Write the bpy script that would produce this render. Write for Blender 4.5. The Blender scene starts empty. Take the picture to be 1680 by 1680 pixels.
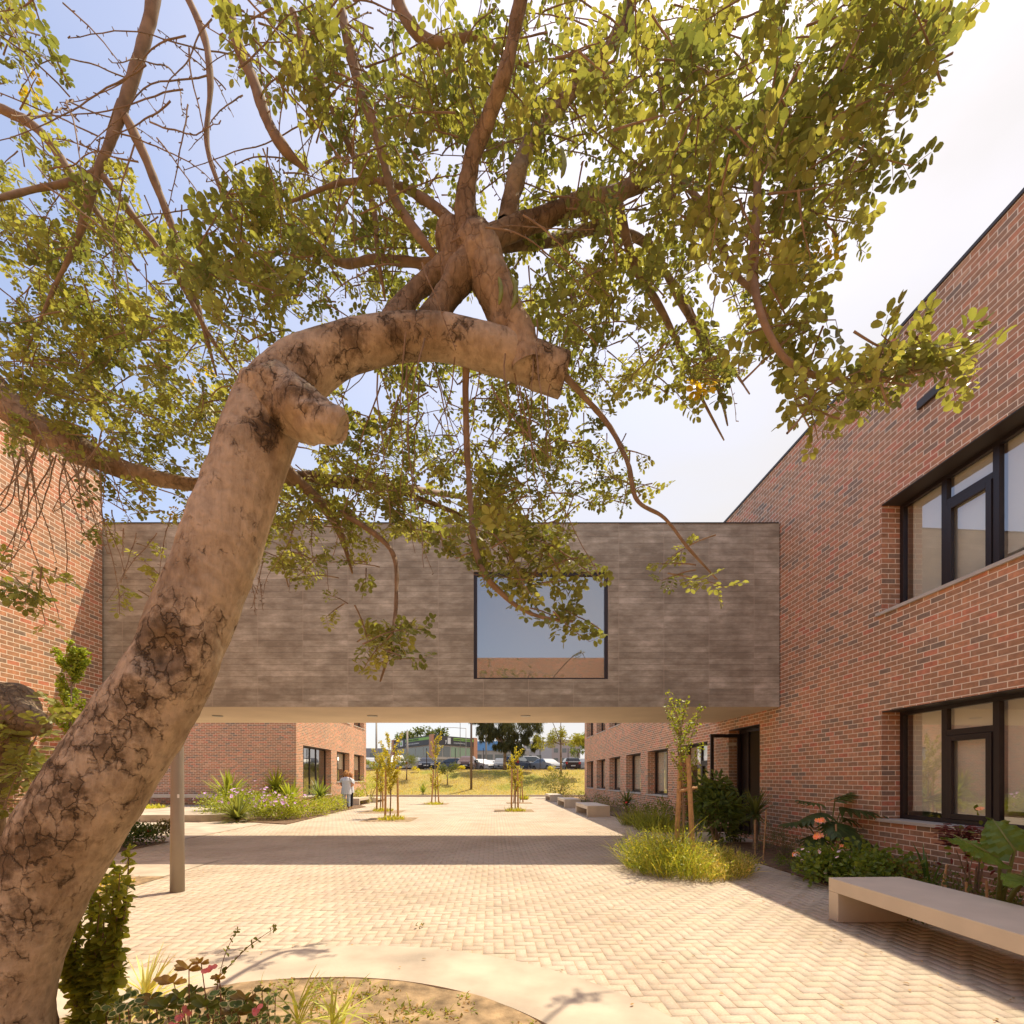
import bpy, math, random
import numpy as np
from mathutils import Vector, Matrix, noise, Euler
random.seed(7); rng = np.random.default_rng(7)
R = math.radians
scene = bpy.context.scene
col = scene.collection

# ------------------------------------------------------------------ camera, world, sun, exposure
F, CX, HY, EYE = 793.0, 840.0, 1276.0, 1.6      # focal length (px of 1680), centre column, horizon row, eye height
cam_d = bpy.data.cameras.new('camera'); cam = bpy.data.objects.new('camera', cam_d); col.objects.link(cam)
cam.location = (0, 0, EYE); cam.rotation_euler = (R(90), 0, 0)
cam_d.sensor_width = 36; cam_d.lens = 36*F/1680; cam_d.shift_y = (HY-840)/1680; cam_d.clip_start = .05; cam_d.clip_end = 3000
scene.camera = cam

SUNV = Vector((.322, .30, 1)).normalized()
world = bpy.data.worlds.new('World'); scene.world = world; world.use_nodes = True
wn, wl = world.node_tree.nodes, world.node_tree.links
bg = wn['Background']; bg.inputs['Strength'].default_value = .14
sky = wn.new('ShaderNodeTexSky'); sky.sky_type = 'NISHITA'; sky.sun_disc = False
sky.sun_elevation = R(66); sky.sun_rotation = R(47); sky.dust_density = 1.6; sky.air_density = 1.0; sky.ozone_density = 1.0
warm = wn.new('ShaderNodeMix'); warm.data_type = 'RGBA'; warm.blend_type = 'MULTIPLY'; warm.inputs[0].default_value = 1
warm.inputs[7].default_value = (.76, .685, .66, 1)
wl.new(sky.outputs[0], warm.inputs[6])
tc = wn.new('ShaderNodeTexCoord'); nz = wn.new('ShaderNodeTexNoise'); nz.inputs['Scale'].default_value = 1.6; nz.inputs['Detail'].default_value = 7
mp = wn.new('ShaderNodeMapping'); mp.inputs['Scale'].default_value = (1, 1, 2.6)
wl.new(tc.outputs['Generated'], mp.inputs[0]); wl.new(mp.outputs[0], nz.inputs['Vector'])
sep = wn.new('ShaderNodeSeparateXYZ'); wl.new(tc.outputs['Generated'], sep.inputs[0])
def wm(op, a, b):
    n = wn.new('ShaderNodeMath'); n.operation = op
    for i, v in enumerate((a, b)):
        if isinstance(v, (int, float)): n.inputs[i].default_value = v
        else: wl.new(v, n.inputs[i])
    return n.outputs[0]
f = wm('MULTIPLY', nz.outputs[0], 1.0)
f = wm('ADD', f, wm('MULTIPLY', sep.outputs[0], .75))
f = wm('SUBTRACT', f, wm('MULTIPLY', sep.outputs[2], .55))
f = wm('ADD', f, wm('MULTIPLY', sep.outputs[1], .22)); f = wm('ADD', f, .17); n_ = wn.new('ShaderNodeClamp'); wl.new(f, n_.inputs[0]); n_.inputs[2].default_value = .93; n_.inputs[1].default_value = .12
cl = wn.new('ShaderNodeMix'); cl.data_type = 'RGBA'; cl.inputs[7].default_value = (2.42, 2.33, 2.29, 1)
wl.new(n_.outputs[0], cl.inputs[0]); wl.new(warm.outputs[2], cl.inputs[6]); wl.new(cl.outputs[2], bg.inputs['Color'])

sun_d = bpy.data.lights.new('sun', 'SUN'); sun_d.energy = 2.25; sun_d.angle = R(.5); sun_d.color = (1, .87, .66)
sun = bpy.data.objects.new('sun', sun_d); col.objects.link(sun)
sun.rotation_euler = SUNV.to_track_quat('Z', 'Y').to_euler(); sun.location = (10, 10, 30)
scene.view_settings.view_transform = 'Standard'; scene.view_settings.look = 'None'; scene.view_settings.gamma = 1
scene.view_settings.exposure = 1.42

# ------------------------------------------------------------------ helpers
TH = math.atan(.0378); CT, ST = math.cos(TH), math.sin(TH)
def L(x, y, z=0): return Vector((x*CT-y*ST, x*ST+y*CT, z))          # plaza frame -> world
def P(px, py, Y): return Vector(((px-CX)/F*Y, Y, EYE+(HY-py)/F*Y))   # where a ray meets depth Y
def G(px, py, z=0):                                                 # where it meets height z
    Y = F*(EYE-z)/(py-HY); return Vector(((px-CX)/F*Y, Y, z))

def tag(o, label=None, cat=None, group=None, kind=None):
    if label: o['label'] = label
    if cat: o['category'] = cat
    if group: o['group'] = group
    if kind: o['kind'] = kind
    return o
def thing(name, loc, label, cat, group=None, rot=0):
    o = bpy.data.objects.new(name, None); o.empty_display_size = .2; col.objects.link(o)
    o.location = loc; o.rotation_euler = (0, 0, rot); return tag(o, label, cat, group)
def copy_tree(o, parent=None):
    c = o.copy(); col.objects.link(c)
    if parent is not None: c.parent = parent
    for ch in [x for x in bpy.data.objects if x.parent == o]: copy_tree(ch, c)
    return c

class MB:
    def __init__(s): s.v = []; s.f = []; s.m = []; s.uv = {}
    def quad(s, *p, m=0, uv=None):
        i = len(s.v); s.v += [tuple(q) for q in p]; s.f.append(tuple(range(i, i+len(p)))); s.m.append(m)
        if uv: s.uv[len(s.f)-1] = uv
    def box(s, x0, x1, y0, y1, z0, z1, m=0):
        i = len(s.v)
        s.v += [(x0,y0,z0),(x1,y0,z0),(x1,y1,z0),(x0,y1,z0),(x0,y0,z1),(x1,y0,z1),(x1,y1,z1),(x0,y1,z1)]
        for q in ((0,3,2,1),(4,5,6,7),(0,1,5,4),(1,2,6,5),(2,3,7,6),(3,0,4,7)):
            s.f.append(tuple(i+k for k in q)); s.m.append(m)
    def tube(s, pts, rad, n=8, m=0, cap=True):
        pts = [Vector(p) for p in pts]
        if isinstance(rad, (int, float)): rad = [rad]*len(pts)
        t0 = (pts[1]-pts[0]).normalized(); u = t0.orthogonal().normalized(); base = len(s.v)
        for k, p in enumerate(pts):
            a = pts[max(k-1, 0)]; b = pts[min(k+1, len(pts)-1)]; t = (b-a).normalized()
            u = (u - t*u.dot(t)).normalized(); w = t.cross(u)
            for j in range(n):
                an = 2*math.pi*j/n; s.v.append(tuple(p + (u*math.cos(an)+w*math.sin(an))*rad[k]))
        for k in range(len(pts)-1):
            for j in range(n):
                a = base+k*n+j; b = base+k*n+(j+1) % n; s.f.append((a, b, b+n, a+n)); s.m.append(m)
        if cap:
            s.f.append(tuple(base+j for j in range(n))[::-1]); s.m.append(m)
            s.f.append(tuple(base+(len(pts)-1)*n+j for j in range(n))); s.m.append(m)
    def build(s, name, mats, parent=None, local=False, smooth=False, loc=None, bevel=0, rot=0):
        me = bpy.data.meshes.new(name)
        off = Vector((0, 0, 0))
        q = parent
        while q is not None and not local: off = off+q.location; q = q.parent
        if loc is not None: off = Vector(loc)
        me.from_pydata([(x-off[0], y-off[1], z-off[2]) for x, y, z in s.v], [], s.f)
        if not isinstance(mats, (list, tuple)): mats = [mats]
        for m in mats: me.materials.append(m)
        me.polygons.foreach_set('material_index', s.m)
        ul = me.uv_layers.new(name='UVMap')
        for p in me.polygons:
            n = p.normal; ax = max(range(3), key=lambda k: abs(n[k]))
            cu = s.uv.get(p.index)
            for q, li in enumerate(p.loop_indices):
                if cu: ul.data[li].uv = cu[q]; continue
                c = me.vertices[me.loops[li].vertex_index].co
                ul.data[li].uv = (c.y, c.z) if ax == 0 else ((c.x, c.z) if ax == 1 else (c.x, c.y))
        if smooth: me.polygons.foreach_set('use_smooth', [True]*len(me.polygons))
        me.update()
        o = bpy.data.objects.new(name, me); col.objects.link(o)
        if parent is not None: o.parent = parent
        if loc is not None: o.location = off
        if rot: o.rotation_euler = (0, 0, rot)
        if bevel:
            b = o.modifiers.new('bevel', 'BEVEL'); b.width = bevel; b.segments = 2; b.limit_method = 'ANGLE'
        return o

OVAL = ([(0,0,0),(.22,.34,.09),(.62,.5,.12),(.88,.3,.05),(1,0,-.06),(.88,-.3,.05),(.62,-.5,.12),(.22,-.34,.09)], [(0,1,2,3,4),(0,4,5,6,7)])
LANCE = ([(0,0,0),(.35,.5,.06),(1,0,-.12),(.35,-.5,.06)], [(0,1,2),(0,2,3)])
def blade_t(n=5, tip=.05):
    v = []; fs = []
    for k in range(n+1):
        t = k/n; w = .5*min(1, .45+2.2*t)*(1-t**2.2)+tip*.2; v += [(t, w, -t*t), (t, -w, -t*t)]
    for k in range(n): fs.append((2*k, 2*k+1, 2*k+3, 2*k+2))
    return v, fs
BLADE = blade_t()
def vnoise3():
    return random.random()
class Leaves:
    def __init__(s, tpl=OVAL): s.t = tpl; s.a = []
    def add(s, p, d, up, ln, wd, c, curl=1.0):
        s.a.append((p[0],p[1],p[2], d[0],d[1],d[2], up[0],up[1],up[2], ln, wd, c[0],c[1],c[2], curl))
    def build(s, name, mat, parent=None, local=False):
        A = np.array(s.a, dtype=float); n = len(A)
        T = np.array(s.t[0]); k = len(T)
        p = A[:, 0:3]; d = A[:, 3:6]; d = d/np.linalg.norm(d, axis=1, keepdims=True)
        y = np.cross(A[:, 6:9], d); ny = np.linalg.norm(y, axis=1, keepdims=True); y = np.where(ny < 1e-5, np.array([[1, 0, 0.]]), y/np.maximum(ny, 1e-6))
        z = np.cross(d, y); ln = A[:, 9:10]; wd = A[:, 10:11]; cu = A[:, 14:15]
        V = (p[:, None] + d[:, None]*(ln[:, :, None]*T[None, :, 0:1]) + y[:, None]*(wd[:, :, None]*T[None, :, 1:2])
             + z[:, None]*((ln*cu)[:, :, None]*T[None, :, 2:3])).reshape(-1, 3)
        q = parent
        while q is not None and not local: V = V - np.array(q.location); q = q.parent
        fs = s.t[1]; tot = np.tile([len(q) for q in fs], n)
        flat = np.array([i for q in fs for i in q]); loops = (np.arange(n)[:, None]*k + flat[None]).ravel()
        me = bpy.data.meshes.new(name); me.vertices.add(n*k); me.vertices.foreach_set('co', V.ravel())
        me.loops.add(len(loops)); me.loops.foreach_set('vertex_index', loops)
        me.polygons.add(len(tot)); st = np.concatenate([[0], np.cumsum(tot)[:-1]])
        me.polygons.foreach_set('loop_start', st); me.polygons.foreach_set('loop_total', tot)
        me.update(calc_edges=True); me.validate()
        ca = me.color_attributes.new('Col', 'FLOAT_COLOR', 'POINT')
        C = np.ones((n, k, 4)); C[:, :, :3] = A[:, None, 11:14]; ca.data.foreach_set('color', C.ravel())
        me.materials.append(mat)
        o = bpy.data.objects.new(name, me); col.objects.link(o)
        if parent is not None: o.parent = parent
        return o

# ------------------------------------------------------------------ materials
def mat(name):
    m = bpy.data.materials.new(name); m.use_nodes = True; nt = m.node_tree
    return m, nt.nodes, nt.links, nt.nodes['Principled BSDF']
def simple(name, c, rough=.6, metal=0, var=.0, scale=8, bump=0, bscale=60, spec=.5):
    m, n, l, b = mat(name)
    b.inputs['Base Color'].default_value = (*c, 1); b.inputs['Roughness'].default_value = rough; b.inputs['Metallic'].default_value = metal
    b.inputs['Specular IOR Level'].default_value = spec
    if var or bump:
        t = n.new('ShaderNodeTexCoord')
    if var:
        z = n.new('ShaderNodeTexNoise'); z.inputs['Scale'].default_value = scale; z.inputs['Detail'].default_value = 8; l.new(t.outputs['Object'], z.inputs['Vector'])
        r = n.new('ShaderNodeValToRGB'); l.new(z.outputs[0], r.inputs[0])
        r.color_ramp.elements[0].position = .3; r.color_ramp.elements[1].position = .7
        r.color_ramp.elements[0].color = (*[x*(1-var) for x in c], 1); r.color_ramp.elements[1].color = (*[min(1, x*(1+var)) for x in c], 1)
        l.new(r.outputs[0], b.inputs['Base Color'])
    if bump:
        z = n.new('ShaderNodeTexNoise'); z.inputs['Scale'].default_value = bscale; z.inputs['Detail'].default_value = 6; l.new(t.outputs['Object'], z.inputs['Vector'])
        bp = n.new('ShaderNodeBump'); bp.inputs['Strength'].default_value = bump; bp.inputs['Distance'].default_value = .01
        l.new(z.outputs[0], bp.inputs['Height']); l.new(bp.outputs[0], b.inputs['Normal'])
    return m
def mixc(n, l, a, b, fac, mode='MIX'):
    x = n.new('ShaderNodeMix'); x.data_type = 'RGBA'; x.blend_type = mode
    for i, v in ((0, fac), (6, a), (7, b)):
        if hasattr(v, 'is_output') or hasattr(v, 'links'): l.new(v, x.inputs[i])
        elif i == 0: x.inputs[0].default_value = v
        else: x.inputs[i].default_value = (*v, 1)
    return x.outputs[2]
def ramp(n, l, src, stops, interp='LINEAR'):
    r = n.new('ShaderNodeValToRGB'); r.color_ramp.interpolation = interp; e = r.color_ramp.elements
    while len(e) < len(stops): e.new(.5)
    for q, (p, c) in zip(e, stops): q.position = p; q.color = (*c, 1) if len(c) == 3 else c
    l.new(src, r.inputs[0]); return r.outputs[0]

def brick_mat():
    m, n, l, b = mat('clinker brick')
    uv = n.new('ShaderNodeUVMap'); bt = n.new('ShaderNodeTexBrick'); l.new(uv.outputs[0], bt.inputs['Vector'])
    bt.inputs['Scale'].default_value = 1; bt.inputs['Brick Width'].default_value = .2436; bt.inputs['Row Height'].default_value = .0861
    bt.inputs['Mortar Size'].default_value = .0072; bt.inputs['Mortar Smooth'].default_value = .25; bt.offset = .5; bt.squash = 1
    bt.inputs['Color1'].default_value = (0, 0, 0, 1); bt.inputs['Color2'].default_value = (1, 1, 1, 1); bt.inputs['Bias'].default_value = 0
    bt.inputs['Mortar'].default_value = (.5, .5, .5, 1)
    c = ramp(n, l, bt.outputs['Color'], [(0, (.30,.22,.16)), (.07, (.36,.24,.165)), (.16, (.44,.255,.155)), (.42, (.50,.27,.15)), (.6, (.56,.275,.155)), (.78, (.64,.31,.165)), (.9, (.66,.24,.145)), (1, (.68,.40,.24))])
    z = n.new('ShaderNodeTexNoise'); z.inputs['Scale'].default_value = 14; z.inputs['Detail'].default_value = 8; l.new(uv.outputs[0], z.inputs['Vector'])
    c = mixc(n, l, c, ramp(n, l, z.outputs[0], [(.3, (.78,.76,.74)), (.7, (1.15,1.12,1.08))]), 1.0, 'MULTIPLY')
    z2 = n.new('ShaderNodeTexNoise'); z2.inputs['Scale'].default_value = .35; z2.inputs['Detail'].default_value = 4; l.new(uv.outputs[0], z2.inputs['Vector'])
    c = mixc(n, l, c, ramp(n, l, z2.outputs[0], [(.35, (.88,.86,.86)), (.65, (1.08,1.06,1.04))]), 1.0, 'MULTIPLY')
    c = mixc(n, l, c, (.95,.79,.60), bt.outputs['Fac'])
    l.new(c, b.inputs['Base Color']); b.inputs['Roughness'].default_value = .72; b.inputs['Specular IOR Level'].default_value = .35
    inv = n.new('ShaderNodeMath'); inv.operation = 'SUBTRACT'; inv.inputs[0].default_value = 1; l.new(bt.outputs['Fac'], inv.inputs[1])
    ad = n.new('ShaderNodeMath'); ad.operation = 'MULTIPLY_ADD'; l.new(z.outputs[0], ad.inputs[0]); ad.inputs[1].default_value = .25; l.new(inv.outputs[0], ad.inputs[2])
    bp = n.new('ShaderNodeBump'); bp.inputs['Strength'].default_value = .5; bp.inputs['Distance'].default_value = .006
    l.new(ad.outputs[0], bp.inputs['Height']); l.new(bp.outputs[0], b.inputs['Normal'])
    return m
M_BRICK = brick_mat()

def board_mat():
    m, n, l, b = mat('board marked concrete')
    uv = n.new('ShaderNodeUVMap')
    def brk(w, h, off, ms):
        t = n.new('ShaderNodeTexBrick'); l.new(uv.outputs[0], t.inputs['Vector']); t.inputs['Scale'].default_value = 1
        t.inputs['Brick Width'].default_value = w; t.inputs['Row Height'].default_value = h; t.inputs['Mortar Size'].default_value = ms; t.offset = off
        t.inputs['Color1'].default_value = (0,0,0,1); t.inputs['Color2'].default_value = (1,1,1,1); t.inputs['Mortar'].default_value = (.5,.5,.5,1); return t
    t1 = brk(1.04, .14, 0, .0028); t4 = brk(1.04, 9.0, 0, .008); t2 = brk(2.08, .42, .35, .0)
    mp = n.new('ShaderNodeMapping'); mp.inputs['Scale'].default_value = (1.6, 4.6, 1); l.new(uv.outputs[0], mp.inputs[0])
    z = n.new('ShaderNodeTexNoise'); z.inputs['Scale'].default_value = 1.5; z.inputs['Detail'].default_value = 11; z.inputs['Roughness'].default_value = .68; l.new(mp.outputs[0], z.inputs['Vector'])
    z3 = n.new('ShaderNodeTexNoise'); z3.inputs['Scale'].default_value = 1.1; z3.inputs['Detail'].default_value = 10; z3.inputs['Roughness'].default_value = .65; l.new(uv.outputs[0], z3.inputs['Vector'])
    def ma(op, a, bb, cc=None):
        q = n.new('ShaderNodeMath'); q.operation = op
        for i, v in enumerate((a, bb, cc)):
            if v is None: continue
            if isinstance(v, (int, float)): q.inputs[i].default_value = v
            else: l.new(v, q.inputs[i])
        return q.outputs[0]
    s = ma('MULTIPLY_ADD', t1.outputs['Color'], .17, ma('MULTIPLY', z.outputs[0], 1.0))
    s = ma('MULTIPLY_ADD', t2.outputs['Color'], .10, s); s = ma('MULTIPLY_ADD', z3.outputs[0], 1.0, s)
    s = ma('SUBTRACT', s, .80)
    c = ramp(n, l, s, [(.16, (.29,.245,.175)), (.38, (.42,.365,.27)), (.49, (.51,.45,.34)), (.60, (.62,.55,.43)), (.80, (.78,.70,.58))])
    c = mixc(n, l, c, (.14,.105,.075), ma('MULTIPLY', t1.outputs['Fac'], .8)); c = mixc(n, l, c, (.60,.50,.37), ma('MULTIPLY', t4.outputs['Fac'], .5))
    l.new(c, b.inputs['Base Color']); b.inputs['Roughness'].default_value = .8
    bp = n.new('ShaderNodeBump'); bp.inputs['Strength'].default_value = .5; bp.inputs['Distance'].default_value = .01
    l.new(ma('SUBTRACT', z.outputs[0], t1.outputs['Fac']), bp.inputs['Height']); l.new(bp.outputs[0], b.inputs['Normal'])
    return m
M_BOARD = board_mat()
M_CONC = simple('smooth concrete', (.47,.385,.29), .8, var=.28, scale=1.7, bump=.15, bscale=40)
M_BENCH = simple('cast concrete', (.62,.53,.41), .6, var=.07, scale=3, bump=.12, bscale=70)
M_SILL = simple('stone sill', (.55,.49,.41), .6, var=.08, scale=6)
M_FRAME = simple('dark bronze frame', (.035,.025,.024), .38, metal=.3)
M_LINT = simple('dark steel lintel', (.05,.038,.03), .5)
M_SOIL = simple('garden soil', (.16,.095,.05), .95, var=.45, scale=9, bump=.9, bscale=30)
M_SAND = simple('sandy soil', (.30,.205,.11), .95, var=.55, scale=7, bump=1.0, bscale=30)
M_BLIND = simple('roller blind fabric', (.86,.77,.60), .9, var=.03, scale=3)
M_ROOM = simple('room wall', (.62,.55,.43), .9)
M_DARK = simple('dark interior', (.05,.04,.035), .8)
M_POLE = simple('grey painted steel', (.30,.25,.195), .45, metal=.2, var=.05, scale=5)
M_WOOD = simple('stake wood', (.52,.30,.13), .8, var=.25, scale=14, bump=.3, bscale=40)
M_METAL = simple('galvanised steel', (.35,.34,.33), .4, metal=.6)
M_WHITE = simple('white paint', (.75,.73,.69), .5)
def glass_mat(name, tint=(.85,.87,.85), lo=.16):
    m, n, l, b = mat(name); out = n['Material Output']; n.remove(b)
    tr = n.new('ShaderNodeBsdfTransparent'); tr.inputs[0].default_value = (*tint, 1)
    gl = n.new('ShaderNodeBsdfGlossy'); gl.inputs['Roughness'].default_value = .015; gl.inputs['Color'].default_value = (.95,.95,.95,1)
    ge = n.new('ShaderNodeNewGeometry'); dt = n.new('ShaderNodeVectorMath'); dt.operation = 'DOT_PRODUCT'; l.new(ge.outputs['Normal'], dt.inputs[0]); l.new(ge.outputs['Incoming'], dt.inputs[1])
    ab = n.new('ShaderNodeMath'); ab.operation = 'ABSOLUTE'; l.new(dt.outputs['Value'], ab.inputs[0])
    sb_ = n.new('ShaderNodeMath'); sb_.operation = 'SUBTRACT'; sb_.inputs[0].default_value = 1; l.new(ab.outputs[0], sb_.inputs[1])
    pw = n.new('ShaderNodeMath'); pw.operation = 'POWER'; l.new(sb_.outputs[0], pw.inputs[0]); pw.inputs[1].default_value = 4
    ad = n.new('ShaderNodeMath'); ad.operation = 'MULTIPLY_ADD'; l.new(pw.outputs[0], ad.inputs[0]); ad.inputs[1].default_value = .85; ad.inputs[2].default_value = lo
    mx = n.new('ShaderNodeMixShader'); l.new(ad.outputs[0], mx.inputs[0]); l.new(tr.outputs[0], mx.inputs[1]); l.new(gl.outputs[0], mx.inputs[2]); l.new(mx.outputs[0], out.inputs[0])
    return m
M_GLASS = glass_mat('window glass', (.93,.95,.93), .26); M_GLASS2 = glass_mat('tinted glass', (.80,.79,.74), .36)

def leaf_mat(name, tl=.45, rough=.42, sat=1.0):
    m, n, l, b = mat(name); out = n['Material Output']
    a = n.new('ShaderNodeAttribute'); a.attribute_name = 'Col'
    l.new(a.outputs['Color'], b.inputs['Base Color']); b.inputs['Roughness'].default_value = rough; b.inputs['Specular IOR Level'].default_value = .4
    t = n.new('ShaderNodeBsdfTranslucent'); l.new(mixc(n, l, a.outputs['Color'], (1.4,1.34,.65), 1.0, 'MULTIPLY'), t.inputs['Color'])
    mx = n.new('ShaderNodeMixShader'); mx.inputs[0].default_value = tl
    l.new(b.outputs[0], mx.inputs[1]); l.new(t.outputs[0], mx.inputs[2]); l.new(mx.outputs[0], out.inputs[0]); return m
M_LEAF = leaf_mat('leaf'); M_PETAL = leaf_mat('petal', .3, .6)

def bark_mat(name, pale, dark, thr=(.42, .58), cr=1.0, spots=()):
    m, n, l, b = mat(name); t = n.new('ShaderNodeTexCoord')
    z = n.new('ShaderNodeTexNoise'); z.inputs['Scale'].default_value = 1.7; z.inputs['Detail'].default_value = 10; z.inputs['Roughness'].default_value = .62; z.inputs['Distortion'].default_value = .5; l.new(t.outputs['Object'], z.inputs['Vector'])
    z2 = n.new('ShaderNodeTexNoise'); z2.inputs['Scale'].default_value = 28; z2.inputs['Detail'].default_value = 8; l.new(t.outputs['Object'], z2.inputs['Vector'])
    mp = n.new('ShaderNodeMapping'); mp.inputs['Scale'].default_value = (1, 1, .55); mp.inputs['Rotation'].default_value = (0, R(28), 0); l.new(t.outputs['Object'], mp.inputs[0])
    wob = n.new('ShaderNodeVectorMath'); wob.operation = 'MULTIPLY_ADD'; l.new(z2.outputs['Color'], wob.inputs[0]); wob.inputs[1].default_value = (.05,.05,.05); l.new(mp.outputs[0], wob.inputs[2])
    v = n.new('ShaderNodeTexVoronoi'); v.feature = 'DISTANCE_TO_EDGE'; v.inputs['Scale'].default_value = 17; l.new(wob.outputs[0], v.inputs['Vector'])
    v2 = n.new('ShaderNodeTexVoronoi'); v2.inputs['Scale'].default_value = 9; l.new(wob.outputs[0], v2.inputs['Vector'])
    base = ramp(n, l, z2.outputs[0], [(.3, tuple(x*.8 for x in pale)), (.5, pale), (.72, tuple(min(1, x*1.18) for x in pale))])
    dk = ramp(n, l, z2.outputs[0], [(.3, tuple(x*.55 for x in dark)), (.7, tuple(x*1.4 for x in dark))])
    zv = z.outputs[0]
    if spots:
        acc = None
        for (q, rad) in spots:
            dn = n.new('ShaderNodeVectorMath'); dn.operation = 'DISTANCE'; l.new(t.outputs['Object'], dn.inputs[0]); dn.inputs[1].default_value = q
            mr = n.new('ShaderNodeMapRange'); mr.inputs['From Min'].default_value = rad*1.25; mr.inputs['From Max'].default_value = rad*.45; mr.inputs['To Min'].default_value = 0; mr.inputs['To Max'].default_value = .165
            l.new(dn.outputs['Value'], mr.inputs['Value'])
            if acc is None: acc = mr.outputs[0]
            else:
                mxn = n.new('ShaderNodeMath'); mxn.operation = 'MAXIMUM'; l.new(acc, mxn.inputs[0]); l.new(mr.outputs[0], mxn.inputs[1]); acc = mxn.outputs[0]
        zb_ = n.new('ShaderNodeTexNoise'); zb_.inputs['Scale'].default_value = 9; zb_.inputs['Detail'].default_value = 12; zb_.inputs['Roughness'].default_value = .7; l.new(t.outputs['Object'], zb_.inputs['Vector'])
        a1 = n.new('ShaderNodeMath'); a1.operation = 'ADD'; l.new(zb_.outputs[0], a1.inputs[0]); l.new(acc, a1.inputs[1]); zv = a1.outputs[0]
    pf = ramp(n, l, zv, [(thr[0], (0,0,0)), (thr[1], (1,1,1))])
    c = mixc(n, l, base, dk, pf)
    mp3 = n.new('ShaderNodeMapping'); mp3.inputs['Rotation'].default_value = (0, R(-28), 0); mp3.inputs['Scale'].default_value = (9, 9, 1.6); l.new(t.outputs['Object'], mp3.inputs[0])
    z7 = n.new('ShaderNodeTexNoise'); z7.inputs['Scale'].default_value = 2.2; z7.inputs['Detail'].default_value = 10; z7.inputs['Roughness'].default_value = .7; l.new(mp3.outputs[0], z7.inputs['Vector'])
    c = mixc(n, l, c, ramp(n, l, z7.outputs[0], [(.3, (.66,.62,.58)), (.5, (.97,.96,.95)), (.7, (1.14,1.13,1.1))]), 1.0, 'MULTIPLY')
    z8 = n.new('ShaderNodeTexNoise'); z8.inputs['Scale'].default_value = 3.2; z8.inputs['Detail'].default_value = 9; l.new(t.outputs['Object'], z8.inputs['Vector'])
    c = mixc(n, l, c, ramp(n, l, z8.outputs[0], [(.38, (.70,.66,.60)), (.5, (1,1,1)), (.68, (1.1,1.1,1.1))]), 1.0, 'MULTIPLY')
    crk = ramp(n, l, v.outputs['Distance'], [(.0, (1,1,1)), (.045, (0,0,0))])
    gate = ramp(n, l, zv, [(max(0, thr[0]-.04), (0,0,0)), (thr[1]-.04, (cr,cr,cr))])
    cf = mixc(n, l, crk, gate, 1.0, 'MULTIPLY')
    c = mixc(n, l, c, (.11,.075,.045), cf)
    li = ramp(n, l, v2.outputs['Distance'], [(.0, (1,1,1)), (.15, (.8,.8,.8)), (.2, (0,0,0))])
    z5 = n.new('ShaderNodeTexNoise'); z5.inputs['Scale'].default_value = 3; l.new(t.outputs['Object'], z5.inputs['Vector'])
    lg = ramp(n, l, z5.outputs[0], [(.58, (0,0,0)), (.64, (.7,.7,.7))])
    c = mixc(n, l, c, (.55,.45,.32), mixc(n, l, li, lg, 1.0, 'MULTIPLY'))
    l.new(c, b.inputs['Base Color']); b.inputs['Roughness'].default_value = .85; b.inputs['Specular IOR Level'].default_value = .2
    h0 = n.new('ShaderNodeMath'); h0.operation = 'MULTIPLY_ADD'; l.new(z7.outputs[0], h0.inputs[0]); h0.inputs[1].default_value = 1.6; l.new(z2.outputs[0], h0.inputs[2]); h = n.new('ShaderNodeMath'); h.operation = 'MULTIPLY_ADD'; l.new(cf, h.inputs[0]); h.inputs[1].default_value = -1.4; l.new(h0.outputs[0], h.inputs[2])
    bp = n.new('ShaderNodeBump'); bp.inputs['Strength'].default_value = .75; bp.inputs['Distance'].default_value = .012
    l.new(h.outputs[0], bp.inputs['Height']); l.new(bp.outputs[0], b.inputs['Normal']); return m
TB = Vector((-2.02, 1.95, 0.0))
M_BARK = bark_mat('pale carob bark', (.53,.42,.295), (.22,.16,.10), (.57, .70), spots=[(tuple(P(a,b,Y)-TB), r_) for a,b,Y,r_ in
    ((262,1050,1.85,.20),(345,1045,1.85,.11),(300,1110,1.85,.13),(205,1150,1.85,.14),(130,1205,1.8,.17),(60,1290,1.75,.20),(0,1400,1.75,.24),(95,1440,1.72,.12),(40,1560,1.72,.2),(160,1380,1.72,.08),
     (455,645,2.1,.16),(505,655,2.0,.12),(540,680,1.97,.06),(440,700,2.0,.09),(560,560,2.15,.14),(500,600,2.1,.09),(660,540,2.2,.11),(760,545,2.25,.10),(900,590,2.28,.11),(490,760,1.95,.07),(515,672,2.0,.10),(925,610,2.3,.13),(845,575,2.27,.07),(0,1680,1.7,.2))])
M_BARKD = bark_mat('dark rough bark', (.42,.31,.205), (.19,.135,.085), (.36, .62), .55)
M_TWIG = simple('twig bark', (.27,.185,.115), .85, var=.3, scale=20)
M_STEM = simple('green stem', (.20,.22,.06), .6, var=.2, scale=10)
M_RSTEM = simple('reddish stem', (.22,.09,.05), .6, var=.2, scale=10)

# ------------------------------------------------------------------ ground, paving
def sheet(name, pts, z, m, label=None, kind='structure', thick=0.0, local=False):
    mb = MB(); mb.quad(*[(p[0], p[1], z) for p in pts])
    if thick:
        for a, b in zip(pts, pts[1:]+pts[:1]): mb.quad((a[0],a[1],z-thick), (b[0],b[1],z-thick), (b[0],b[1],z), (a[0],a[1],z))
    o = mb.build(name, m)
    return tag(o, label, None, None, kind)
def LP(*pts): return [L(x, y) for x, y in pts]
M_BASE = simple('joint sand', (.34,.21,.10), .95, var=.2, scale=5)
sheet('ground', [(-400,-60),(400,-60),(400,41.3),(-400,41.3)], -.02, M_BASE, 'sandy ground under the plaza')

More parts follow.
